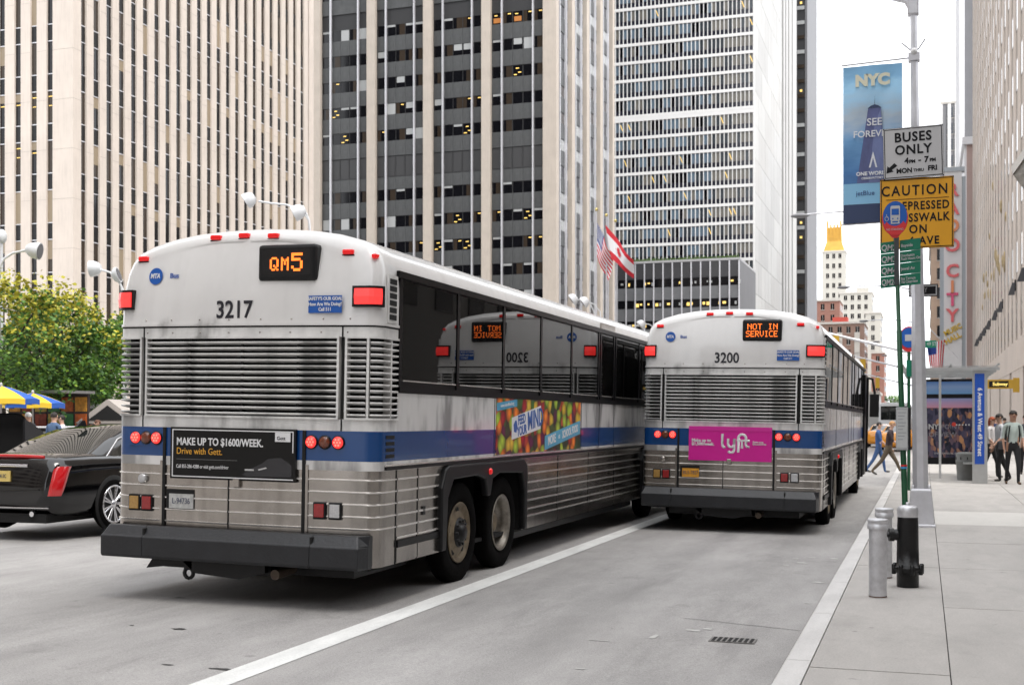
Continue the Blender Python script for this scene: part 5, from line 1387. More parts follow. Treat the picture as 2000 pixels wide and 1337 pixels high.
# poster cabinet at the far end
pc = BX(xl+.08, xr-.12, y1s-.10, y1s+.02, Z_(905,35.5), Z_(741,35.5)).build('poster_cabinet', M_sk, sh)
def city_mat():
    m = bpy.data.materials.new('city_poster'); m.use_nodes = True; n = m.node_tree.nodes; l = m.node_tree.links; b = n['Principled BSDF']
    tc = n.new('ShaderNodeTexCoord'); sx = n.new('ShaderNodeSeparateXYZ'); l.new(tc.outputs['Object'], sx.inputs[0])
    v = n.new('ShaderNodeTexVoronoi'); v.inputs['Scale'].default_value = 13; mp = n.new('ShaderNodeMapping'); mp.inputs['Scale'].default_value = (1,1,.5); l.new(tc.outputs['Object'], mp.inputs[0]); l.new(mp.outputs[0], v.inputs['Vector'])
    sp = n.new('ShaderNodeSeparateColor'); l.new(v.outputs['Color'], sp.inputs[0])
    cr = n.new('ShaderNodeValToRGB'); e = cr.color_ramp.elements; e[0].position = 0; e[0].color = (.006,.007,.015,1); e[1].position = 1; e[1].color = (.40,.20,.09,1)
    for p, c in ((.35,(.02,.02,.04)),(.6,(.05,.045,.08)),(.85,(.16,.08,.07))): q = e.new(p); q.color = (*c, 1)
    l.new(sp.outputs[0], cr.inputs[0])
    c2 = n.new('ShaderNodeValToRGB'); e = c2.color_ramp.elements; e[0].position = 0; e[0].color = (0,0,0,1); e[1].position = 1; e[1].color = (.06,.13,.30,1)
    for p, c in ((.02,(.42,.20,.26)),(.25,(.28,.22,.36)),(.5,(.10,.22,.40)),(.8,(.16,.24,.40))): q = e.new(p); q.color = (*c, 1)
    mr = n.new('ShaderNodeMapRange'); mr.inputs[1].default_value = Z_(797,35.5); mr.inputs[2].default_value = Z_(746,35.5); l.new(sx.outputs[2], mr.inputs[0]); l.new(mr.outputs[0], c2.inputs[0])
    gt = n.new('ShaderNodeMath'); gt.operation = 'GREATER_THAN'; gt.inputs[1].default_value = Z_(797,35.5); l.new(sx.outputs[2], gt.inputs[0])
    mx = n.new('ShaderNodeMix'); mx.data_type = 'RGBA'; l.new(gt.outputs[0], mx.inputs[0]); l.new(cr.outputs[0], mx.inputs[6]); l.new(c2.outputs[0], mx.inputs[7])
    l.new(mx.outputs[2], b.inputs['Base Color']); b.inputs['Roughness'].default_value = .2
    b.inputs['Emission Strength'].default_value = .12; l.new(mx.outputs[2], b.inputs['Emission Color'])
    return m
po = BX(xl+.12, xr-.16, y1s-.106, y1s-.10, Z_(892,35.5), Z_(746,35.5)).build('poster', city_mat(), pc)
yq = y1s-.109
BX(xl+.12, xr-.16, yq, yq+.002, Z_(778,35.5), Z_(770,35.5)).build('poster_bar', M_sk, po)
text('NY', .20, M_sw, po, (.25, yq, Z_(833,35.5)), bold=.006); text('A', .18, mat('text_grey', (.22,.22,.24), .5), po, (.06, yq, Z_(833,35.5)))
text('POINT', .18, mat('text_grey', (.22,.22,.24), .5), po, (.72, yq, Z_(833,35.5))); text('OF VIEW', .19, mat('text_grey', (.22,.22,.24), .5), po, (.5, yq, Z_(848,35.5)))
text('THE INDIVIDUAL CITY', .07, M_sw, po, (.62, yq, Z_(884,35.5)))
me = disc(MB(), 0, 0, .022, .022, -.002, 0, 10).mesh('frit_dot', mat('frit_white', (.7,.7,.7), .5))
for k in range(6): put('frit_dot', me, po, (.78+k*.085, yq, Z_(829,35.5)))
disc(MB(), .80, Z_(828,35.5), .06, .06, yq-.004, yq-.002, 12).build('print', mat('print_red', (.7,.06,.04), .4), po)
# ---- litter bin by the column
x, y = at(1888, 31.4)
lb = thing('litter_bin', 'grey litter bin standing against the blue lettered shelter column', 'litter bin', (x-.02, y+.35, SZ))
MB().lathe([(.20,0),(.23,.45),(.24,.46),(.24,.50),(.235,.52),(.235,.66),(.24,.68),(.17,.72)], n=18).build('body', mat('bin_grey', (.18,.185,.18), .5, var=.2, scale=5), lb)
for k in range(9):
    a = 2*PI*k/9; BX(-.012,.012,-.003,.003,.53,.60).build('slot', M_dark, lb, (.238*math.cos(a), .238*math.sin(a), 0), (0,0,a+PI/2))
# ---- theatre sign
d = 141; x, y = at(1861, d)
rc = thing('theatre_sign', 'very tall vertical pale theatre sign with pink letters reading RADIO CITY MUSIC HALL', 'sign', (x, y, 0))
w = X_(1880,d)-X_(1845,d); zlo, zhi = Z_(712,d)-4, Z_(335,d)
BX(-w/2, w/2, 0, .9, zlo, zhi).build('panel', mat('theatre_white', (.60,.60,.61), .45, var=.04, scale=.5), rc)
for s_ in (-1, 1):
    xa_, xb_ = sorted((s_*w/2, s_*(w/2+.42)))
    BX(xa_, xb_, .15, 1.3, zlo, zhi-.6).build('side_fin', mat('theatre_grey', (.32,.35,.38), .35, .3), rc)
BX(-w/2-.3, w/2+.3, -.1, 1.2, zhi, zhi+.5).build('cap', mat('theatre_grey', (.3,.3,.3)), rc)
Mpk = mat('neon_pink', (.62,.12,.13), .4); Mor = mat('neon_orange', (.62,.22,.10), .4)
for ch, yp, mt in (('R', 372, Mpk), ('A', 408, Mpk), ('D', 442, Mor), ('I', 462, Mor), ('O', 480, Mpk), ('C', 530, Mpk), ('I', 562, Mor), ('T', 586, mat('neon_rose', (.60,.08,.18), .4)), ('Y', 617, Mpk)):
    text(ch, 2.05, mt, rc, (-.05, -.12, Z_(yp,d)), bold=.05, depth=.12, name='letter')
Mgd = mat('sign_gold', (.55,.36,.03), .4)
text('MUSIC', .85, Mgd, rc, (0, -.1, Z_(644,d)), bold=.03, width=.85, spin=.5, depth=.05, name='lettering')
text('HALL', .85, Mgd, rc, (0, -.1, Z_(661,d)), bold=.03, width=.95, spin=.5, depth=.05, name='lettering')
# ---- flag by the theatre sign
def flag(name, label, pole, tip, cloth_rows, mats_, mi, grp, base=None):
    t = thing(name, label, 'flag', pole, 0, grp)
    MB().tube([(0,0,0) if base is None else base, tip], .09 if base is None else .05, 8).build('pole', M_pole, t)
    return t
d = 120; x, y = at(1826, d)
t = thing('american_flag', 'american flag hanging from a slanted pole beside the theatre sign', 'flag', (x, y, 0), 0, 'flags on poles')
MB().tube([(2.2,0,Z_(700,d)),(-.4,0,Z_(655,d)+.6)], .06, 6).build('pole', M_pole, t)
def usflag(W_, H_, nx, n_s=13):
    """cells: x across the fly, y down the stripes"""
    return lambda i, j: (2 if (i < nx*.42 and j < 7) else (0 if j % 2 == 0 else 1))
M_fr = mat('flag_red', (.55,.02,.035), .7); M_fw = mat('flag_white', (.72,.72,.74), .7); M_fb = mat('flag_blue', (.015,.04,.22), .7)
def cloth(fn, nx, ny, P):
    m = MB()
    for i in range(nx):
        for j in range(ny):
            m.poly([P(i/nx, j/ny), P((i+1)/nx, j/ny), P((i+1)/nx, (j+1)/ny), P(i/nx, (j+1)/ny)], fn(i, j), True)
    return m
zt_ = Z_(668, d)
cloth(usflag(0,0,16), 16, 13, lambda u, v: (-.75 + v*1.7*(1-.35*u) + .3*u, .25*math.sin(7*v)+.1*math.sin(5*u), zt_ - u*2.6 + .5*(v-.5)*(1-u))).build('cloth', [M_fr, M_fw, M_fb], t)
# flags on tall poles before the dark tower
d = 100
for xp, yt, kind in ((1165, 412, 'us'), (1184.5, 423, 'ca'), (1202, 434, None)):
    x, y = at(xp, d)
    lab = {'us': 'american flag drooping from the left tall pole in front of the dark tower', 'ca': 'red and white maple leaf flag streaming from the middle tall pole', None: 'bare tall flagpole right of the maple leaf flag'}[kind]
    t = thing({'us': 'american_flag', 'ca': 'maple_leaf_flag', None: 'flagpole'}[kind], lab, 'flag' if kind else 'flagpole', (x, y, 0), 0, 'flags on poles')
    zt_ = Z_(yt, d)
    MB().tube([(0,0,0),(0,0,zt_)], [.10,.05], 8).build('pole', M_pole, t)
    MB().ell((0,0,zt_+.12), (.14,.14,.14), 10, 6).build('finial', mat('finial_gold', (.6,.5,.2), .3, .8), t)
    s_ = d/F
    if kind == 'us':
        # hoist from (1165,435) to (1165,500); fly droops to (1200,545)
        def P(u, v): 
            bx = u*((1-v)*32+v*22) + 3*math.sin(u*6+v*2)*u; by = (1-u)*((1-v)*432+v*497) + u*((1-v)*500+v*550)
            return (bx*s_, .5*math.sin(u*7+v*3)*u, Z_(by, d))
        cloth(lambda i, j: (2 if (i < 9 and j < 7) else (0 if j % 2 == 0 else 1)), 20, 13, P).build('cloth', [M_fr, M_fw, M_fb], t)
        st = MB(); random.seed(2)
        for i in range(8):
            for j in range(6):
                u, v = (i+.6)/20, (j+.6)/13; p = P(u, v); st.poly([(p[0]-.05, p[1]-.04, p[2]), (p[0]+.05, p[1]-.04, p[2]), (p[0], p[1]-.04, p[2]+.1)], 0)
        o = st.build('star', M_fw, t); o['kind'] = 'stuff'
    if kind == 'ca':
        def P(u, v):
            bx = (1-u)*(v*12) + u*((1-v)*58+v*54) + 3*math.sin(u*6)*u; by = (1-u)*((1-v)*440+v*506) + u*((1-v)*512+v*545)
            return (bx*s_, .6*math.sin(u*6+v*2)*u - .4, Z_(by, d))
        cloth(lambda i, j: 0 if (j < 3 or j >= 9) else 1, 16, 12, lambda u, v: P(v, u) if False else P(u, v)).build('cloth', [M_fr, M_fw], t)
        # leaf
        lf = [(0,.5),(.07,.33),(.17,.37),(.14,.12),(.26,.24),(.30,.16),(.42,.19),(.37,.06),(.45,.02),(.24,-.16),(.27,-.25),(.03,-.21),(.03,-.45),(-.03,-.45),(-.03,-.21),(-.27,-.25),(-.24,-.16),(-.45,.02),(-.37,.06),(-.42,.19),(-.30,.16),(-.26,.24),(-.14,.12),(-.17,.37),(-.07,.33)]
        mm = MB(); 
        def L(a, b): p = P(.42 + a*.36, .48 + b*.42); return (p[0], p[1]-.08, p[2])
        q = len(lf)
        for i in range(q): a, b = lf[i]; a2, b2 = lf[(i+1) % q]; mm.poly([L(0, 0), L(b*.9, a), L(b2*.9, a2)])
        mm.build('maple_leaf', M_fr, t)
# ---- subway sign
d = 70; x, y = at(1928, d)
sg = thing('subway_sign', 'gold framed black Subway sign projecting from the limestone facade', 'sign', (x, y, 0))
w = X_(1990,d) - x
BX(0, w*.80, 0, .2, Z_(759,d), Z_(741,d)).build('frame', mat('brass', (.62,.38,.05), .35, .3), sg); BX(.1, w*.66, -.02, 0, Z_(756,d), Z_(744,d)).build('panel', M_sk, sg)
text('Subway', .26, mat('sign_text_yellow', (.8,.6,.15), .4, emit=(1,.75,.2), estr=.5), sg, (w*.4, -.03, Z_(750,d)), bold=.004)
BX(w*.80, w, .02, .25, Z_(766,d), Z_(738,d)).build('lantern', mat('brass', (.6,.4,.05)), sg)
# ---- floodlights on the facade
for Yk, nm_ in ((76, 'nearest and highest-looking'), (84, 'second nearest'), (97, 'third nearest'), (104.6, 'fourth nearest'), (115, 'fourth farthest'), (123.5, 'third farthest'), (131, 'second farthest'), (140, 'farthest and lowest-looking')):
    t = thing('floodlight', nm_ + ' dark hooded floodlight in the row on the limestone facade', 'floodlight', (XE-.05, Yk, 10.0), 0, 'dark floodlights along the limestone facade')
    rows = [[(-.16,-.10,.42),(.0,-.10,.42),(.0,.10,.42),(-.16,.10,.42)], [(-.40,-.22,-.35),(-.02,-.22,-.35),(-.02,.22,-.35),(-.40,.22,-.35)]]
    m = MB(); m.grid(rows, 0, False, close=True); m.poly(rows[0]); m.poly(rows[1]); m.build('hood', mat('floodlight_dark', (.05,.05,.055), .5), t)
    BX(-.02, .06, -.06, .06, -.1, .6).build('bracket', M_sk, t)
# ---- corner ledge on the nearer end of the facade
d = 62; t = thing('marquee_canopy', 'pale slanted canopy with patterned grey underside jutting in at the right picture edge', 'canopy')
xa, ya_ = at(1974, d); z_a = Z_(327, d); z_b = Z_(262, d)
m = MB()
A = [(xa, ya_, z_a), (xa+4.0, ya_-3.5, z_b+3.8), (xa+4.6, ya_+3, z_b+3.8), (xa+.5, ya_+2.0, z_a-.2)]
Bq = [(p[0]+.1, p[1], p[2]-.35) for p in A]
m.poly(A); m.grid([A, Bq], 0, False, close=True); m.build('ledge', mat('canopy_pale', (.58,.56,.53), .6), t)
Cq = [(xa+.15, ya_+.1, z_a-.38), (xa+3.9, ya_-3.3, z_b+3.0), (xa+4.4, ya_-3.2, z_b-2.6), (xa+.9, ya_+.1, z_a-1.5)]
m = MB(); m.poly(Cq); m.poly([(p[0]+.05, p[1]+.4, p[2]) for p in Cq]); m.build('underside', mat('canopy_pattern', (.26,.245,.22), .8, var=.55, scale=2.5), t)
# ================================================================ FIGURES
def person(label, loc, rz, shirt, trousers, hair=(.02,.015,.012), skin=(.52,.31,.22), h=1.75, lleg=(0,0), rleg=(0,0), larm=(0,.15), rarm=(0,.15), hairlen=0, lean=0., shoes=(.03,.025,.02), sleeve=.5, group='pedestrians', head=0., bald=False):
    """facing +y. leg: (swing, knee) radians, arm: (swing, elbow)"""
    t = thing('person', label, 'person', loc, rz, group)
    k = h/1.75
    V = []; E = []; Rr = []; Reg = []
    def v(p, r, reg): V.append(tuple(c*k for c in p)); Rr.append((r*k, r*k*.86)); Reg.append(reg); return len(V)-1
    hipz = .93 - .5*max(0, 1-math.cos(max(abs(lleg[0]), abs(rleg[0]))))*.9
    sh = lambda z: lean*(z-hipz)
    pel = v((0,0,hipz), .135, 'leg'); bel = v((0,sh(1.1),hipz+.14), .13, 'top'); che = v((0,sh(1.32),hipz+.36), .155, 'top'); nec0 = v((0,sh(1.45),hipz+.50), .085, 'top'); nec = v((0,sh(1.5)+.01,hipz+.575), .055, 'skin')
    hd = v((0,sh(1.6)+.03+head*.05,hipz+.665), .088, 'skin'); tp = v((0,sh(1.7)+.03+head*.03,hipz+.76), .078, 'skin')
    E += [(pel,bel),(bel,che),(che,nec0),(nec0,nec),(nec,hd),(hd,tp)]
    foot = []
    for s_, (a, kn) in ((-1, lleg), (1, rleg)):
        hp = v((s_*.09,0,hipz-.06), .098, 'leg'); E.append((pel, hp))
        kx = (s_*.10, math.sin(a)*.43, hipz-.06-math.cos(a)*.43); kk = v(kx, .062, 'leg'); E.append((hp, kk))
        b = a - kn
        an = (s_*.105, kx[1]+math.sin(b)*.40, kx[2]-math.cos(b)*.40); aa = v(an, .042, 'leg'); E.append((kk, aa))
        pit = min(0, b)*.8
        ft = v((s_*.115, an[1]+.07, max(.035, an[2]-.05+pit*.03)), .036, 'shoe'); toe = v((s_*.125, an[1]+.16, max(.03, an[2]-.06+pit*.12)), .026, 'shoe'); E += [(aa, ft), (ft, toe)]
        foot.append(an)
    hands = []
    for s_, (a, el) in ((-1, larm), (1, rarm)):
        so_ = v((s_*.175, sh(1.45), hipz+.465), .058, 'top'); E.append((nec0, so_))
        ex = (s_*.215, sh(1.45)+math.sin(a)*.27, hipz+.465-math.cos(a)*.27)
        ek = v(ex, .043, 'top'); E.append((so_, ek))
        b = a + el
        wr = (s_*.205, ex[1]+math.sin(b)*.24, ex[2]-math.cos(b)*.24)
        if sleeve < .8:
            pass
        wk = v(wr, .028, 'skin' if sleeve < .8 else 'top'); E.append((ek, wk))
        pa = (s_*.20, wr[1]+math.sin(b)*.07, wr[2]-math.cos(b)*.07); pk = v(pa, .032, 'skin'); E.append((wk, pk))
        hands.append((pa, b, s_))
    me = bpy.data.meshes.new('person_body'); me.from_pydata(V, E, []); 
    o = bpy.data.objects.new('tmp', me); C.objects.link(o)
    sk = o.modifiers.new('s', 'SKIN'); sk.use_smooth_shade = True
    for i, sv in enumerate(me.skin_vertices[0].data): sv.radius = Rr[i]; sv.use_root = (i == 0)
    sb = o.modifiers.new('u', 'SUBSURF'); sb.levels = 2; sb.render_levels = 2
    dg = bpy.context.evaluated_depsgraph_get(); m2 = bpy.data.meshes.new_from_object(o.evaluated_get(dg)); bpy.data.objects.remove(o)
    nm = 'cloth_%d_%d_%d' % tuple(int(c*250) for c in shirt); nt_ = 'cloth_%d_%d_%d' % tuple(int(c*250) for c in trousers)
    mats_ = [mat(nm, shirt, .85, var=.18, scale=6), mat(nt_, trousers, .85, var=.2, scale=6), mat('skin_%d' % int(skin[0]*250), skin, .5), mat('shoe_%d' % int(shoes[0]*250), shoes, .4)]
    m2.materials.clear(); [m2.materials.append(q) for q in mats_]
    ridx = {'top': 0, 'leg': 1, 'skin': 2, 'shoe': 3}
    VV = [Vector(p) for p in V]
    for p in m2.polygons:
        c = p.center; best = None
        for (a, b) in E:
            A, B_ = VV[a], VV[b]; d = B_-A; t_ = max(0, min(1, (c-A).dot(d)/max(d.length_squared, 1e-9)))
            dd = (c-(A+d*t_)).length
            if best is None or dd < best[0]: best = (dd, a, b, t_)
        _, a, b, t_ = best
        ra, rb = Reg[a], Reg[b]
        if {ra, rb} == {'top', 'skin'} and Reg[a] == 'top' and abs(V[a][0]) > .15*k: reg = 'skin' if t_ > (.15 if sleeve < .8 else .95) else 'top'
        elif ra == 'leg' and rb == 'top': reg = 'leg' if t_ < .45 else 'top'
        else: reg = ra if t_ < .6 else rb
        p.material_index = ridx[reg]; p.use_smooth = True
    bo = bpy.data.objects.new('body', m2); C.objects.link(bo); bo.parent = t
    # fingers, joined to palms
    for pa, b, s_ in hands:
        f = MB(); base_ = Vector((pa[0]*k, pa[1]*k, pa[2]*k)); dr = Vector((0, math.sin(b+.15), -math.cos(b+.15))); d2 = Vector((0, math.sin(b+.6), -math.cos(b+.6)))
        sdv = Vector((0, math.cos(b), math.sin(b)))
        for q, ln in ((-1.5,.062),(-.5,.075),(.5,.07),(1.5,.055)):
            p0 = base_ + sdv*q*.017*k; f.tube([p0, p0+dr*(.03+ln*.5)*k, p0+(dr*(.03+ln*.5)+d2*ln*.6)*k], [.010*k,.009*k,.007*k], 6)
        p0 = base_ + sdv*.028*k - dr*.02*k; f.tube([p0, p0+(sdv*.022+dr*.025)*k, p0+(sdv*.025+dr*.055)*k], [.011*k,.010*k,.007*k], 6)
        f.build('fingers', mats_[2], t)
    hc = Vector((0, (sh(1.65)+.03+head*.04)*k, (hipz+.715)*k))
    # face
    fc = MB().ell(hc+Vector((0,.088*k,-.005*k)), (.016*k,.026*k,.026*k), 8, 6); fc.build('nose', mats_[2], t)
    ey = MB(); [ey.ell(hc+Vector((s_*.032*k,.078*k,.022*k)), (.013*k,.008*k,.008*k), 8, 5) for s_ in (-1, 1)]; ey.build('eyes', M_sk, t)
    MB().ell(hc+Vector((0,.080*k,-.05*k)), (.024*k,.010*k,.007*k), 8, 5).build('mouth', mat('lips', (.25,.08,.07), .5), t)
    er = MB(); [er.ell(hc+Vector((s_*.084*k,0,0)), (.012*k,.022*k,.032*k), 8, 5) for s_ in (-1, 1)]; er.build('ears', mats_[2], t)
    if not bald:
        hm = MB(); rows = []
        for i in range(9):
            th = PI/2 - i*(PI*.62)/8
            row = []
            for j in range(16):
                a = 2*PI*j/16; r = math.cos(th)
                bk = max(0, -math.sin(a)); fr_ = max(0, math.sin(a))
                zz_ = math.sin(th)
                if zz_ < .35: zz_ = .35 + (zz_-.35)*(1 - fr_*.95)*(1 + hairlen*bk*1.2)
                wob = 1 + random.uniform(-.05, .05)
                row.append(hc + Vector((r*math.cos(a)*.092*wob if r > .2 else r*.092*math.cos(a), r*math.sin(a)*.100*wob - .010, .012 + zz_*.096))*k)
            rows.append(row)
        hm.grid(rows, 0, True, close=True)
        if hairlen > .5: hm.ell(hc+Vector((0,-.07,-.07))*k, (.085*k,.05*k,.13*k), 10, 7)
        hm.build('hair', mat('hair_%d' % int(hair[0]*250), hair, .7, var=.3, scale=30), t)
    return t
random.seed(31)
W1, BK, NV = (.55,.56,.58), (.012,.012,.014), (.02,.03,.08)
x, y = at(1978, 29.6)
pm1 = person('man in pale green shirt and black trousers walking toward us, right of the shelter', (x, y, SZ), PI+.15, (.40,.46,.43), BK, h=1.80, lleg=(.28,.35), rleg=(-.22,.05), larm=(.1,.5), rarm=(-.1,.35), shoes=(.10,.055,.03), head=.5, skin=(.38,.21,.14))
MB().tube([(-.10,.16,1.42),(-.13,.17,1.2),(-.13,.10,1.02)], .016, 6).tube([(.10,.16,1.42),(.13,.17,1.2),(.13,.10,1.02)], .016, 6).build('backpack_straps', M_sk, pm1)
MB().box(-.15,.15,-.30,-.13,1.05,1.5).build('backpack', mat('bag_dark', (.03,.03,.035), .7), pm1, bevel=.04)
x, y = at(1953, 31.2)
pm2 = person('man in white shirt with slung dark bag, turned away behind the man in pale green', (x, y, SZ), PI*.62, W1, BK, h=1.74, lleg=(.2,.3), rleg=(-.35,.1), larm=(.2,.6), rarm=(-.1,.5))
MB().box(-.28,-.16,-.15,.18,.80,1.02).build('bag', mat('bag_dark', (.03,.03,.035), .7), pm2, bevel=.03)
x, y = at(1936, 33.2)
pm3 = person('red haired woman in white t-shirt and black trousers beside the shelter column', (x, y, SZ), PI*1.35, (.62,.60,.60), BK, hair=(.35,.07,.02), skin=(.5,.3,.22), h=1.66, lleg=(.3,.3), rleg=(-.3,.1), larm=(.3,.9), rarm=(.1,.7), hairlen=1)
x, y = at(1995, 35)
person('figure in dark clothes with tan face cut by the right picture edge', (x+.12, y, SZ), PI, (.05,.05,.06), BK, h=1.72, lleg=(.2,.2), rleg=(-.2,.1))
x, y = at(1946, 50)
person('distant walker in navy jacket seen between the shelter and the white shirted man', (x, y, SZ), PI, NV, NV, h=1.72, lleg=(.2,.2), rleg=(-.3,.1), hair=(.03,.02,.015))
x, y = at(1962, 60)
person('distant walker in grey top near the subway sign', (x, y, SZ), 0, (.2,.2,.22), BK, h=1.7, lleg=(.2,.2), rleg=(-.3,.1))
# crossing in front of the farther bus
d = 37.5; x, y = at(1735, d)
person('fair haired man in black shirt and brown trousers striding across the street', (x, y, road_z(x)), -PI/2-.1, (.03,.018,.022), (.10,.075,.05), hair=(.45,.24,.10), skin=(.5,.28,.2), h=1.72, lleg=(.55,.15), rleg=(-.5,.25), larm=(-.2,.4), rarm=(.35,.7), lean=.12)
x, y = at(1716, 39.5)
person('person in blue jacket and jeans walking behind the man in the black shirt', (x, y, road_z(x)), -PI/2, (.03,.08,.22), (.04,.09,.22), h=1.65, lleg=(.35,.2), rleg=(-.4,.2), larm=(-.2,.4), rarm=(.3,.5))
# ================================================================ CARS
M_car = mat('car_black_paint', (.002,.002,.0025), .08, coat=.3, spec=1.5)
M_carglass = mat('car_glass', (.012,.014,.013), .02, spec=1.7)
M_chrome = mat('chrome', (.75,.75,.77), .10, 1.0)
def sedan(label, loc, paint, group=None, L=5.1, Wd=.925, plate=None, detail=True, rz=0., suv=False):
    t = thing('parked_car' if False else 'car', label, 'car', loc, rz, group)
    # stations: y, half width, deck z, shoulder z, bumper bottom
    st = [(-.02,.66,.62,.60,.42),(.0,.80,.88,.80,.36),(.06,.87,.985,.86,.30),(.20,.90,1.03,.90,.25),(.7,.92,1.045,.93,.22),(1.1,.925,1.04,.94,.21),(1.6,.93,1.02,.93,.20),(2.6,.93,1.0,.91,.20),(3.6,.93,.985,.90,.20),(4.0,.92,.97,.88,.21),(4.5,.90,.88,.80,.22),(4.9,.84,.76,.70,.25),(5.06,.72,.62,.58,.32),(5.1,.55,.55,.52,.40)]
    rows = []
    for (y, w, dz, sz, bz) in st:
        w *= Wd/.925
        hf = [(0,bz),(w*.86,bz),(w*.97,bz+.10),(w,bz+.26 if bz+.26 < sz-.05 else (bz+sz)/2),(w,sz-.10 if sz-.1 > bz+.3 else (bz+sz)/2+.01),(w*.985,sz),(w*.94,(sz+dz)/2+.015),(w*.80,dz),(w*.4,dz+.015),(0,dz+.02)]
        rows.append([(x, y, z) for x, z in hf] + [(-x, y, z) for x, z in hf[::-1][1:-1]])
    m = MB(); m.grid(rows, 0, True, close=True); m.poly(rows[0]); m.poly(rows[-1])
    m.build('body', paint, t)
    # wheel wells
    for sx in (-1, 1):
        for y in (1.12, 4.1):
            MB().lathe([(.0,-.002),(.39,-.002),(.39,.012),(.30,.012)][1:], (sx*(Wd*.99), y, .36), 28, axis='x').build('wheel_well', M_dark, t)
            w = MB().lathe([(.24,-.10*sx),(.32,-.10*sx),(.345,-.07*sx),(.35,0),(.345,.03*sx),(.31,.045*sx),(.26,.04*sx)], (sx*(Wd-.03), y, .35), 30, axis='x', cap=False).build('wheel', M_tyre, t)
            r_ = MB().lathe([(.26,.035*sx),(.265,.045*sx),(.245,.045*sx),(.235,-.03*sx),(.001,-.03*sx)], (sx*(Wd-.03), y, .35), 30, axis='x', cap=False)
            ri = r_.build('rim', M_dark if detail else M_chrome, w)
            if detail:
                lip = MB().lathe([(.262,.03*sx),(.262,.05*sx),(.24,.05*sx),(.238,.03*sx)], (sx*(Wd-.03), y, .35), 30, axis='x', cap=False).build('rim_lip', M_chrome, w)
                for k in range(9):
                    a = 2*PI*k/9
                    for da in (-.10, .10):
                        c = (sx*(Wd-.03)+.03*sx, y, .35)
                        MB().tube([(c[0], y+.05*math.cos(a), .35+.05*math.sin(a)), (c[0]+.008*sx, y+.245*math.cos(a+da), .35+.245*math.sin(a+da))], [.017,.013], 5).build('spoke', M_chrome, w)
                MB().lathe([(.06,.03*sx),(.055,.05*sx),(.001,.052*sx)], (sx*(Wd-.03), y, .35), 14, axis='x', cap=False).build('hub_cap', M_chrome, w)
    # greenhouse
    if suv: gs = [(.15,.86,1.03),(.45,.74,1.68),(2.6,.72,1.72),(3.3,.70,1.62),(4.0,.80,1.0)]
    else: gs = [(.85,.80,1.04),(1.25,.72,1.22),(1.75,.64,1.375),(2.3,.61,1.43),(2.9,.61,1.43),(3.4,.66,1.33),(4.05,.80,.98)]
    rows = []
    for y, w, z in gs:
        w *= Wd/.925
        rows.append([(-Wd*.93, y, .96), (-w, y, z-.045), (-w*.9, y, z-.012), (0, y, z+.012), (w*.9, y, z-.012), (w, y, z-.045), (Wd*.93, y, .96)])
    m = MB(); m.grid(rows, [1,1,0,0,1,1] if False else 0, True); m.build('cabin', paint, t)
    k0, k1 = (0, 1) if suv else (0, 2)
    rg = MB()
    rg.grid([[(x*.93, y-.012, z+.006) for (x, y, z) in r[1:6]] for r in rows[0:3]], 0, True); rg.build('rear_window', M_carglass, t)
    MB().grid([[(x*.93, y+.012, z+.008) for (x, y, z) in r[1:6]] for r in rows[-3:]], 0, True).build('windscreen', M_carglass, t)
    for sx in (-1, 1):
        def S(y, f):   # point on the side glass
            for a, b in zip(gs[:-1], gs[1:]):
                if a[0] <= y <= b[0]:
                    q = (y-a[0])/(b[0]-a[0]); w = (a[1]+(b[1]-a[1])*q)*Wd/.925; z = a[2]+(b[2]-a[2])*q
                    break
            xb, zb_ = Wd*.93, .96; xt, zt_ = w, z-.045
            return (sx*(xb+(xt-xb)*f+.006), y, zb_+(zt_-zb_)*f)
        for (a, b, fa, fb) in ((1.20,1.72,.35,.86),(1.80,2.55,.86,.90),(2.62,3.55,.90,.80)):
            m = MB(); n = 6
            lo_ = [S(a+(b-a)*i/n, .10) for i in range(n+1)]; hi = [S(a+(b-a)*i/n, fa+(fb-fa)*i/n) for i in range(n+1)]
            m.grid([lo_, hi], 0, True); m.build('side_window', M_carglass, t)
        if detail:
            pts = [S(1.15+(3.6-1.15)*i/14, .93 if 3 < i < 13 else .6+.08*i if i <= 3 else .9) for i in range(15)]
            MB().tube([S(.95,.05)] + [S(1.1,.35)] + [S(y_, .93) for y_ in (1.5,1.8,2.2,2.6,3.0,3.3)], .014, 6).build('window_trim', M_chrome, t)
            MB().tube([S(1.0,.06),S(2,.06),S(3,.06),S(3.9,.06)], .011, 6).build('window_trim', M_chrome, t)
            MB().tube([S(1.76,.1),S(1.76,.9)], .016, 6).build('pillar_trim', M_chrome, t)
            MB().tube([(sx*Wd*.995,1.6,.80),(sx*(Wd*.995+.03),1.66,.81),(sx*(Wd*.995+.03),1.8,.81),(sx*Wd*.995,1.86,.80)], .012, 6).build('handle', M_chrome, t)
            # door seams
            MB().box(min(sx*Wd*.99, sx*(Wd+.004)), max(sx*Wd*.99, sx*(Wd+.004)), 1.70, 1.708, .38, .90).build('door_seam', M_dark, t)
    if detail:
        Mtl = mat('car_tail_red', (.42,.008,.012), .12, emit=(1,.02,.02), estr=.05, coat=1)
        for sx in (-1, 1):
            m = MB(); P1 = []
            for (z, xo, y, yb) in ((.90,.86,.10,.23),(.84,.865,.06,.18),(.72,.865,.02,.13),(.58,.85,-.01,.08),(.52,.83,-.005,.06)):
                P1.append([(sx*(xo-.055), y-.045, z), (sx*(xo-.01), y-.035, z), (sx*(xo+.065), y+.06, z), (sx*(xo+.072), yb, z), (sx*(xo-.05), yb, z)])
            m.grid(P1, 0, True, close=True); m.poly(P1[0]); m.poly(P1[-1]); m.build('tail_lamp', Mtl, t)
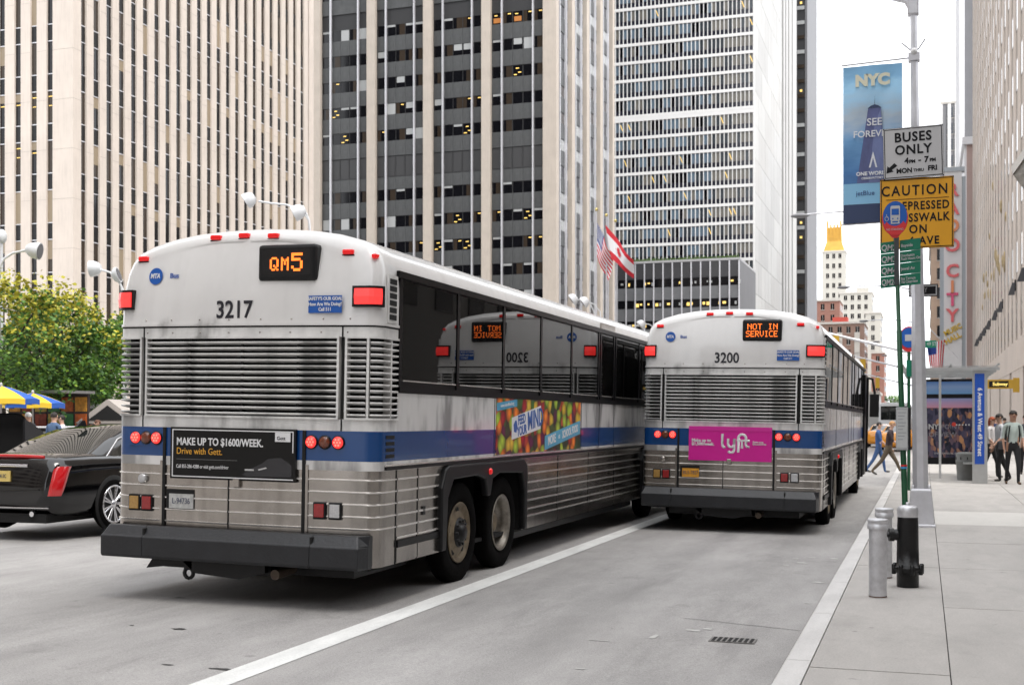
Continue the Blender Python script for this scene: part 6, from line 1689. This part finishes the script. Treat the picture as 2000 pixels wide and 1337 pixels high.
        m = MB(); m.grid([[(-.62+1.24*i/8, .055+.02*abs(i-4)/4, 1.0), ] for i in range(0)], 0) if False else None
        MB().tube([(-.60,.10,1.02),(-.3,.075,1.032),(0,.07,1.036),(.3,.075,1.032),(.60,.10,1.02)], .022, 8).build('high_brake_lamp', Mtl, t)
        MB().tube([(-.42,.015,.905),(0,-.0,.91),(.42,.015,.905)], .022, 8).build('trunk_bar', M_chrome, t)
        pf = BX(-.17,.17,-.035,-.015,.70,.84).build('number_plate', mat('plate_gold_pale', (.66,.50,.16), .4), t)
        text('T68-2413C', .07, mat('plate_ink', (.06,.07,.12), .5), pf, (0, -.038, .77), width=.7)
        MB().tube([(-.62,-.022,.60),(0,-.03,.57),(.62,-.022,.60)], .012, 6).build('bumper_crease', mat('gloss_black', (.01,.01,.01), .1), t)
        MB().tube([(-.75,.0,.36),(0,-.03,.36),(.75,.0,.36)], .012, 6).build('bumper_trim', M_chrome, t)
        for sx in (-1, 1): MB().tube([(sx*.5,.06,.28),(sx*.5,-.02,.28)], .035, 12).build('exhaust_tip', M_chrome, t)
        BX(-.7, .7, .02, 4.9, .16, .28).build('underbody', M_dark, t)
        MB().prism([(1.5,1.41),(1.62,1.50),(1.68,1.50),(1.72,1.42)], 'x', -.02, .02).build('antenna', M_sk, t)
    return t
sedan('black saloon with tall red tail lamps, half hidden behind the nearer bus', (-11.52, 13.2, .16), M_car, detail=True)
# yellow taxi, van and far traffic
def boxy(name, label, cat, loc, w, L_, h, paint, glass=True, group=None):
    t = thing(name, label, cat, loc, 0, group)
    m = MB(); m.prism([(-w/2,.3),(w/2,.3),(w/2,h*.62),(w/2-.06,h-.12),(w/2-.2,h),(-w/2+.2,h),(-w/2+.06,h-.12),(-w/2,h*.62)], 'y', 0, L_); m.build('body', paint, t, bevel=.04)
    BX(-w/2+.15, w/2-.15, -.01, .0, h*.58, h-.25).build('rear_window', M_carglass, t)
    for sx in (-1, 1):
        BX(*sorted((sx*w/2-.005*sx, sx*w/2+.012*sx)), 1.0, L_-1, h*.6, h-.3).build('side_window', M_carglass, t)
        BX(sx*(w/2-.12)-.07, sx*(w/2-.12)+.07, -.03, .02, h*.35, h*.5).build('tail_lamp', M_reddk, t)
        for y in (.9, L_-1): MB().lathe([(.2,0),(.36,0),(.38,.08*sx),(.36,.2*sx),(.2,.2*sx)], (sx*(w/2-.2), y, .38), 18, axis='x').build('wheel', M_tyre, t)
    BX(-w/2, w/2, -.08, 0, .35, .55).build('bumper', M_black, t)
    return t
M_taxi = mat('taxi_yellow', (.70,.27,.01), .25, coat=.6)
d = 66; x, y = at(1752, d)
tx = sedan('yellow taxi seen between the walking man and the green pole', (x, y, 0.0), M_taxi, 'far traffic', detail=False)
BX(-.3,.3,2.4,2.6,1.45,1.6).build('roof_sign', M_sw, tx)
d = 90; x, y = at(1748, d); boxy('delivery_truck', 'white box truck far up the street behind the yellow taxi', 'truck', (x, y, 0), 2.3, 6.5, 3.0, mat('truck_white', (.6,.61,.62), .4), group='far traffic')
d = 75; x, y = at(1722, d); sedan('small yellow cab low at the mirror of the farther bus', (x, y, .02), M_taxi, 'far traffic', detail=False)
# ================================================================ FAR SIDE
random.seed(41)
PZ = .19
def leafmat(name, c):
    return mat(name, c, .6, var=.35, scale=1.2)
M_lg = [leafmat('leaf_green', (.09,.21,.025)), leafmat('leaf_yellow', (.44,.40,.03)), leafmat('leaf_deep', (.035,.10,.015)), leafmat('leaf_lime', (.17,.28,.02))]
for q in M_lg:
    q.node_tree.nodes['Principled BSDF'].inputs['Subsurface Weight'].default_value = 0
M_bark = mat('bark', (.045,.036,.03), .9, var=.3, scale=8)
def tree(label, x, y, h, r, yel, n=7500, z0=2.2):
    t = thing('street_tree', label, 'tree', (x, y, PZ), 0, 'trees on the far plaza')
    tr = MB(); tr.tube([(0,0,0),(.05,0,1.2),(-.05,.05,2.4),(.05,0,h*.62)], [.11,.085,.07,.04], 8)
    clumps = []
    for k in range(26):
        a = random.uniform(0, 2*PI); q = random.random()**.5
        zz_ = random.uniform(z0, h-.4); f = math.sin(PI*min(1, max(.12, (zz_-z0+.6)/(h-z0+.6))))**.6
        c = (r*q*f*math.cos(a), r*q*f*math.sin(a), zz_); clumps.append((c, random.uniform(.45, .95)))
        s_ = Vector((0, 0, random.uniform(1.9, h*.6)))
        if k % 2 == 0: tr.tube([s_, (s_+Vector(c))/2 + Vector((0,0,.15)), c], [.045,.03,.012], 5)
    tr.build('trunk', M_bark, t)
    m = MB()
    for i in range(n):
        c, cr_ = random.choice(clumps)
        v_ = Vector((random.gauss(0,1), random.gauss(0,1), random.gauss(0,.75))); v_ = v_.normalized()*cr_*random.random()**.45
        p = Vector(c)+v_
        a = Vector((random.gauss(0,1), random.gauss(0,1), random.gauss(0,.5))).normalized(); b = a.cross(Vector((random.gauss(0,1),random.gauss(0,1),random.gauss(0,1)))).normalized()
        s_ = random.uniform(.05, .095)
        up = (p.z-z0)/(h-z0)
        ci = (hash((round(c[0],1), round(c[2],1))) % 100)/100
        mi = 1 if ci*0.35 + up*.85 + random.uniform(-.22,.22) > 1.08-yel*.42 else (3 if random.random() < .22 else (2 if random.random() < .45 else 0))
        m.poly([p-a*s_, p+b*s_*.6, p+a*s_, p-b*s_*.6], mi)
    m.build('crown', M_lg, t, fix=False)
d_ = [('yellowing tree at the left picture edge above the vendor umbrellas', 5, 36, 5.9, 2.2, .72), ('yellow and green tree in the middle of the plaza group, slim dark trunk', 110, 38.5, 5.6, 2.0, .60), ('dense green tree nearest the left side of the nearer bus', 205, 41, 5.1, 2.1, .22), ('green tree behind the pair of vendor umbrellas', 40, 47, 5.8, 2.6, .40), ('deep green tree behind the gabled booth', 165, 50, 5.4, 2.6, .15)]
for lab, xp, d, h, r, yl in d_:
    x, y = at(xp, d); tree(lab, x, y, h, r, yl)
# umbrellas
def umbrella(label, x, y, ztop, r, drop):
    t = thing('vendor_umbrella', label, 'umbrella', (x, y, PZ), random.uniform(0, .6), 'vendor umbrellas')
    MB().tube([(0,0,0),(0,0,ztop)], .022, 8).build('pole', M_sw, t)
    for k in range(8):
        a0, a1 = 2*PI*k/8, 2*PI*(k+1)/8
        m = MB(); rows = []
        for i in range(5):
            q = i/4; rr = r*q; z = ztop - drop*q**1.4
            rows.append([(rr*math.cos(a0+(a1-a0)*j/3)*(1-.05*math.sin(PI*j/3)), rr*math.sin(a0+(a1-a0)*j/3)*(1-.05*math.sin(PI*j/3)), z + .02*math.sin(PI*j/3)) for j in range(4)])
        m.grid(rows, 0, True); m.grid([[ (p[0],p[1],p[2]-.004) for p in r2] for r2 in rows], 0, True)
        m.grid([rows[-1], [(p[0], p[1], p[2]-.14) for p in rows[-1]]], 0, True)
        m.build('canopy_panel', mat('umbrella_yellow', (.72,.48,.03), .6) if k % 2 == 0 else mat('umbrella_blue', (.02,.10,.42), .6), t)
    MB().ell((0,0,ztop+.04), (.04,.04,.06), 8, 6).build('finial', M_sw, t)
x, y = at(64, 34); umbrella('smaller blue and yellow vendor umbrella, right of the pair', x, y, Z_(768,34)-PZ, .85, .28)
x, y = at(2, 32); umbrella('larger yellow and blue vendor umbrella cut by the left picture edge', x, y, Z_(754,32)-PZ, .95, .34)
# food cart
x, y = at(38, 36.5)
fc = thing('food_cart', 'street food cart with orange picture boards under the vendor umbrellas', 'food cart', (x, y, PZ), -.1)
w = 1.6
BX(-w, w, 0, 1.2, .35, 1.15).build('counter', mat('cart_steel', (.4,.4,.4), .3, .8), fc)
BX(-w, w, 1.1, 1.2, 1.15, 2.3).build('back_board', mat('cart_dark', (.03,.02,.02), .6), fc)
BX(-w-.1, w+.1, -.2, 1.3, 2.28, 2.36).build('roof', mat('cart_steel', (.4,.4,.4)), fc)
random.seed(6)
cc = [(.55,.12,.02),(.65,.30,.04),(.35,.05,.02),(.6,.42,.08),(.05,.25,.08)]
for k in range(12):
    c = cc[k % 5]; x0 = -w+.05 + (k % 6)*(2*w/6)
    BX(x0, x0+.45, 1.08, 1.1, 1.25+.5*(k//6), 1.68+.5*(k//6)).build('picture_board', mat('cart_pic_%d' % (k % 5), c, .6, var=.5, scale=9), fc)
for k in range(6):
    x0 = -w+.05+k*(2*w/6); BX(x0, x0+.48, -.02, 0, .6, 1.1).build('picture_board', mat('cart_pic_%d' % ((k*2+1) % 5), (.5,.4,.2), .6), fc)
for sx in (-1, 1):
    for yy in (.2, 1.0): MB().lathe([(.05,0),(.2,0),(.22,.04),(.2,.08),(.05,.08)], (sx*1.2, yy, .22), 16, axis='x').build('wheel', M_tyre, fc)
# gabled booth
x, y = at(214, 37)
gb = thing('gabled_booth', 'grey booth with pitched roof and dark triangular gable near the bus', 'booth', (x, y, PZ), .25)
BX(-.75,.75,0,1.5,0,1.45).build('wall', mat('booth_grey', (.33,.31,.29), .7), gb)
m = MB().prism([(-1.0,1.40),(1.0,1.40),(0,2.12)], 'y', -.15, 1.7); m.build('roof', mat('booth_roof', (.42,.38,.35), .7), gb)
MB().prism([(-.62,1.48),(.62,1.48),(0,1.93)], 'y', -.17, -.152).build('gable_opening', M_dark, gb)
BX(-.6,.6,-.012,0,.1,1.2).build('door', mat('booth_door', (.2,.19,.18), .6), gb)
# newsstand
x, y = at(168, 42)
ns = thing('newsstand', 'low newsstand with striped sign boards left of the gabled booth', 'newsstand', (x, y, PZ))
BX(-.9,.9,0,1.2,0,1.9).build('body', mat('newsstand_dark', (.05,.05,.055), .5), ns)
BX(-.95,.95,-.2,1.3,1.9,2.25).build('fascia', mat('fascia_white', (.5,.5,.52), .5), ns)
for k, c in enumerate(((.03,.08,.4),(.6,.15,.03),(.6,.4,.05),(.5,.05,.05),(.5,.5,.5))): BX(-.85+k*.35, -.58+k*.35, -.02, 0, 1.3+(k%2)*.08, 1.7).build('magazine_board', mat('mag_%d' % k, c, .5), ns)
for k in range(4): BX(-.8+k*.42, -.5+k*.42, -.22, -.2, 1.95, 2.2).build('sign_panel', mat('mag_%d' % ((k+1) % 5), (.5,.3,.1), .5), ns)
# white railing
rl = thing('railing', 'long white handrail on dark posts along the far plaza', 'railing')
xa, ya_ = at(-60, 31); xb, yb = at(232, 33.5); zr2 = Z_(834, 32)
MB().tube([(xa,ya_,zr2),(xb,yb,zr2)], .028, 8).build('rail', M_sw, rl)
for k in range(9):
    q = k/8; MB().tube([(xa+(xb-xa)*q, ya_+(yb-ya_)*q, PZ-.02),(xa+(xb-xa)*q, ya_+(yb-ya_)*q, zr2)], .03, 6).build('post', M_sk, rl)
# people on the far plaza
def far_person(label, xp, d, **kw):
    x, y = at(xp, d); return person(label, (x, y, PZ), kw.pop('rz', 0), **kw)
far_person('dark haired person in blue patterned hoodie, back to us, behind the black saloon', 105, 30, shirt=(.07,.12,.22), trousers=BK, h=1.68)
far_person('person in white top right behind the blue hoodie', 122, 31, shirt=(.6,.6,.64), trousers=NV, h=1.62, rz=2)
far_person('person in black with white cap standing at the food cart', 55, 33, shirt=(.03,.03,.035), trousers=BK, h=1.70, hair=(.6,.6,.6), rz=.4)
far_person('bald vendor in dark jacket behind the left umbrella pole', 36, 34.5, shirt=(.10,.09,.08), trousers=BK, h=1.66, rz=2.8, bald=True)
far_person('seated looking man in white shirt at the gabled booth', 192, 32.5, shirt=(.55,.58,.62), trousers=NV, h=1.5, rz=2.5, hair=(.10,.04,.02))
far_person('child with orange-brown hair next to the man at the gabled booth', 178, 32, shirt=(.45,.22,.15), trousers=NV, h=1.36, rz=1.2, hair=(.25,.09,.03))
# black covered pedicab at the left edge
x, y = at(8, 24)
pcb = thing('pedicab', 'black hooded pedicab standing at the left picture edge beyond the saloon', 'pedicab', (x, y, .1), .3)
m = MB(); rows = []
for i in range(9):
    a = PI*.5*i/8
    rows.append([(sx, -.5+1.0*math.sin(a)*.9-.35, .75 + .95*math.cos(a)) for sx in (-.62,-.4,0,.4,.62)])
m.grid(rows, 0, True); m.grid([[(p[0]*.96, p[1]+.03, p[2]-.03) for p in r] for r in rows], 0, True); m.build('hood', mat('hood_black', (.012,.012,.013), .45), pcb)
BX(-.6,.6,-.5,.35,.45,.75).build('seat', M_sk, pcb, bevel=.04); MB().prism([(-.45,.4),(.3,.4),(.6,1.35),(.35,1.5),(-.5,1.6)], 'x', -.62, -.58).build('side_panel', M_sk, pcb)
MB().prism([(-.45,.4),(.3,.4),(.6,1.1),(.35,1.35),(-.5,1.6)], 'x', .58, .62).build('side_panel', M_sk, pcb)
for sx in (-1, 1): MB().lathe([(.28,-.02),(.33,-.02),(.34,0),(.33,.02),(.28,.02)], (sx*.68, 0, .34), 22, axis='x', cap=False).build('wheel', M_tyre, pcb)
# street lamps with floodlight heads across the avenue
M_lw = mat('lamp_white', (.62,.63,.65), .35)
def bell(m, p, q, r=.23):
    p, q = Vector(p), Vector(q); d = (q-p)
    m.tube([p, p+d*.25, p+d*.6, q], [r*.45, r*.75, r*.95, r], 14, cap=True)
def twin(label, xp_pole, d, heads, base_y, col=M_lw):
    x, y = at(xp_pole, d)
    t = thing('plaza_lamp', label, 'street lamp', (x, y, PZ), 0, 'white goosenecked lamps across the avenue')
    cs, sn = math.cos(TH), math.sin(TH)
    def W_(xp, yp): q = (xp-xp_pole)*d/F; return Vector((q*cs, q*sn, Z_(yp, d)-PZ))
    zp = W_(xp_pole, base_y).z
    MB().tube([(0,0,0),(0,0,zp)], [.09,.055], 10).build('pole', M_lw, t)
    for (path, hx, hy, tx_, ty_) in heads:
        pts = [Vector((0,0,zp))] + [W_(a, b) for a, b in path]
        MB().tube(pts, .038, 8).build('arm', M_lw, t)
        m = MB(); bell(m, W_(hx, hy), W_(tx_, ty_), .30*(d/46)**.5 if d > 30 else .2); hd = m.build('lamp_head', M_lw, t)
        v_ = (W_(tx_, ty_)-W_(hx, hy)).normalized()
        m = MB(); e = W_(tx_, ty_)+v_*.012; m.tube([e-v_*.01, e], .24, 14); m.build('lens', mat('lamp_lens_grey', (.10,.10,.11), .2), hd)
twin('twin-headed white lamp rising behind the roof of the nearer bus', 607, 46, [([(603,430),(590,412),(560,400),(530,397),(505,393)], 497, 383, 480, 394), ([(604,430),(598,416),(592,412)], 596, 408, 574, 418)], 470)
twin('white lamp beyond the middle of the nearer bus roof, before the dark tower', 1175, 80, [([(1172,608),(1160,594),(1145,588),(1128,585)], 1126, 579, 1116, 586), ([(1150,588),(1144,588)], 1148, 584, 1138, 592)], 640)
twin('farthest white lamp, just left of the farther bus roof', 1282, 105, [([(1278,640),(1268,633),(1258,632)], 1258, 628, 1250, 636)], 660)
twin('white lamp at the far left with flat cobra head over the trees', -2, 38, [([(0,520),(8,505),(25,494),(50,489)], 52, 486, 78, 491)], 560)
twin('lamp head showing just left of the nearer bus tail', 244, 44, [([(240,565),(230,545),(215,532),(195,526)], 197, 523, 176, 525), ([(236,556),(228,545)], 220, 540, 232, 536)], 600)
x, y = at(3, 40)
gl = thing('globe_lamp', 'white globe lamp cut by the left picture edge above the trees', 'lamp', (x, y, PZ))
MB().tube([(0,0,0),(0,0,Z_(474,40)-PZ)], .05, 8).build('pole', M_lw, gl); MB().ell((0,0,Z_(462,40)-PZ), (.17,.17,.24), 14, 10).build('globe', M_lw, gl)
# shrub mass far up the avenue
m = MB(); random.seed(9)
x0, y0 = at(1722, 560)
for k in range(3000):
    p = Vector((x0 + random.uniform(-3, 9), y0+random.uniform(0, 12), random.random()*Z_(772, 560)*1.0)); a = Vector((random.gauss(0,1),random.gauss(0,1),random.gauss(0,1))).normalized()*.7; b = a.cross(Vector((0,0,1)))
    m.poly([p-a, p+b*.6, p+a, p-b*.6], random.choice((0, 3, 0, 2)))
o = m.build('park_trees', M_lg, fix=False); tag(o, 'hazy green treetops closing the far end of the street', 'trees'); o['kind'] = 'stuff'
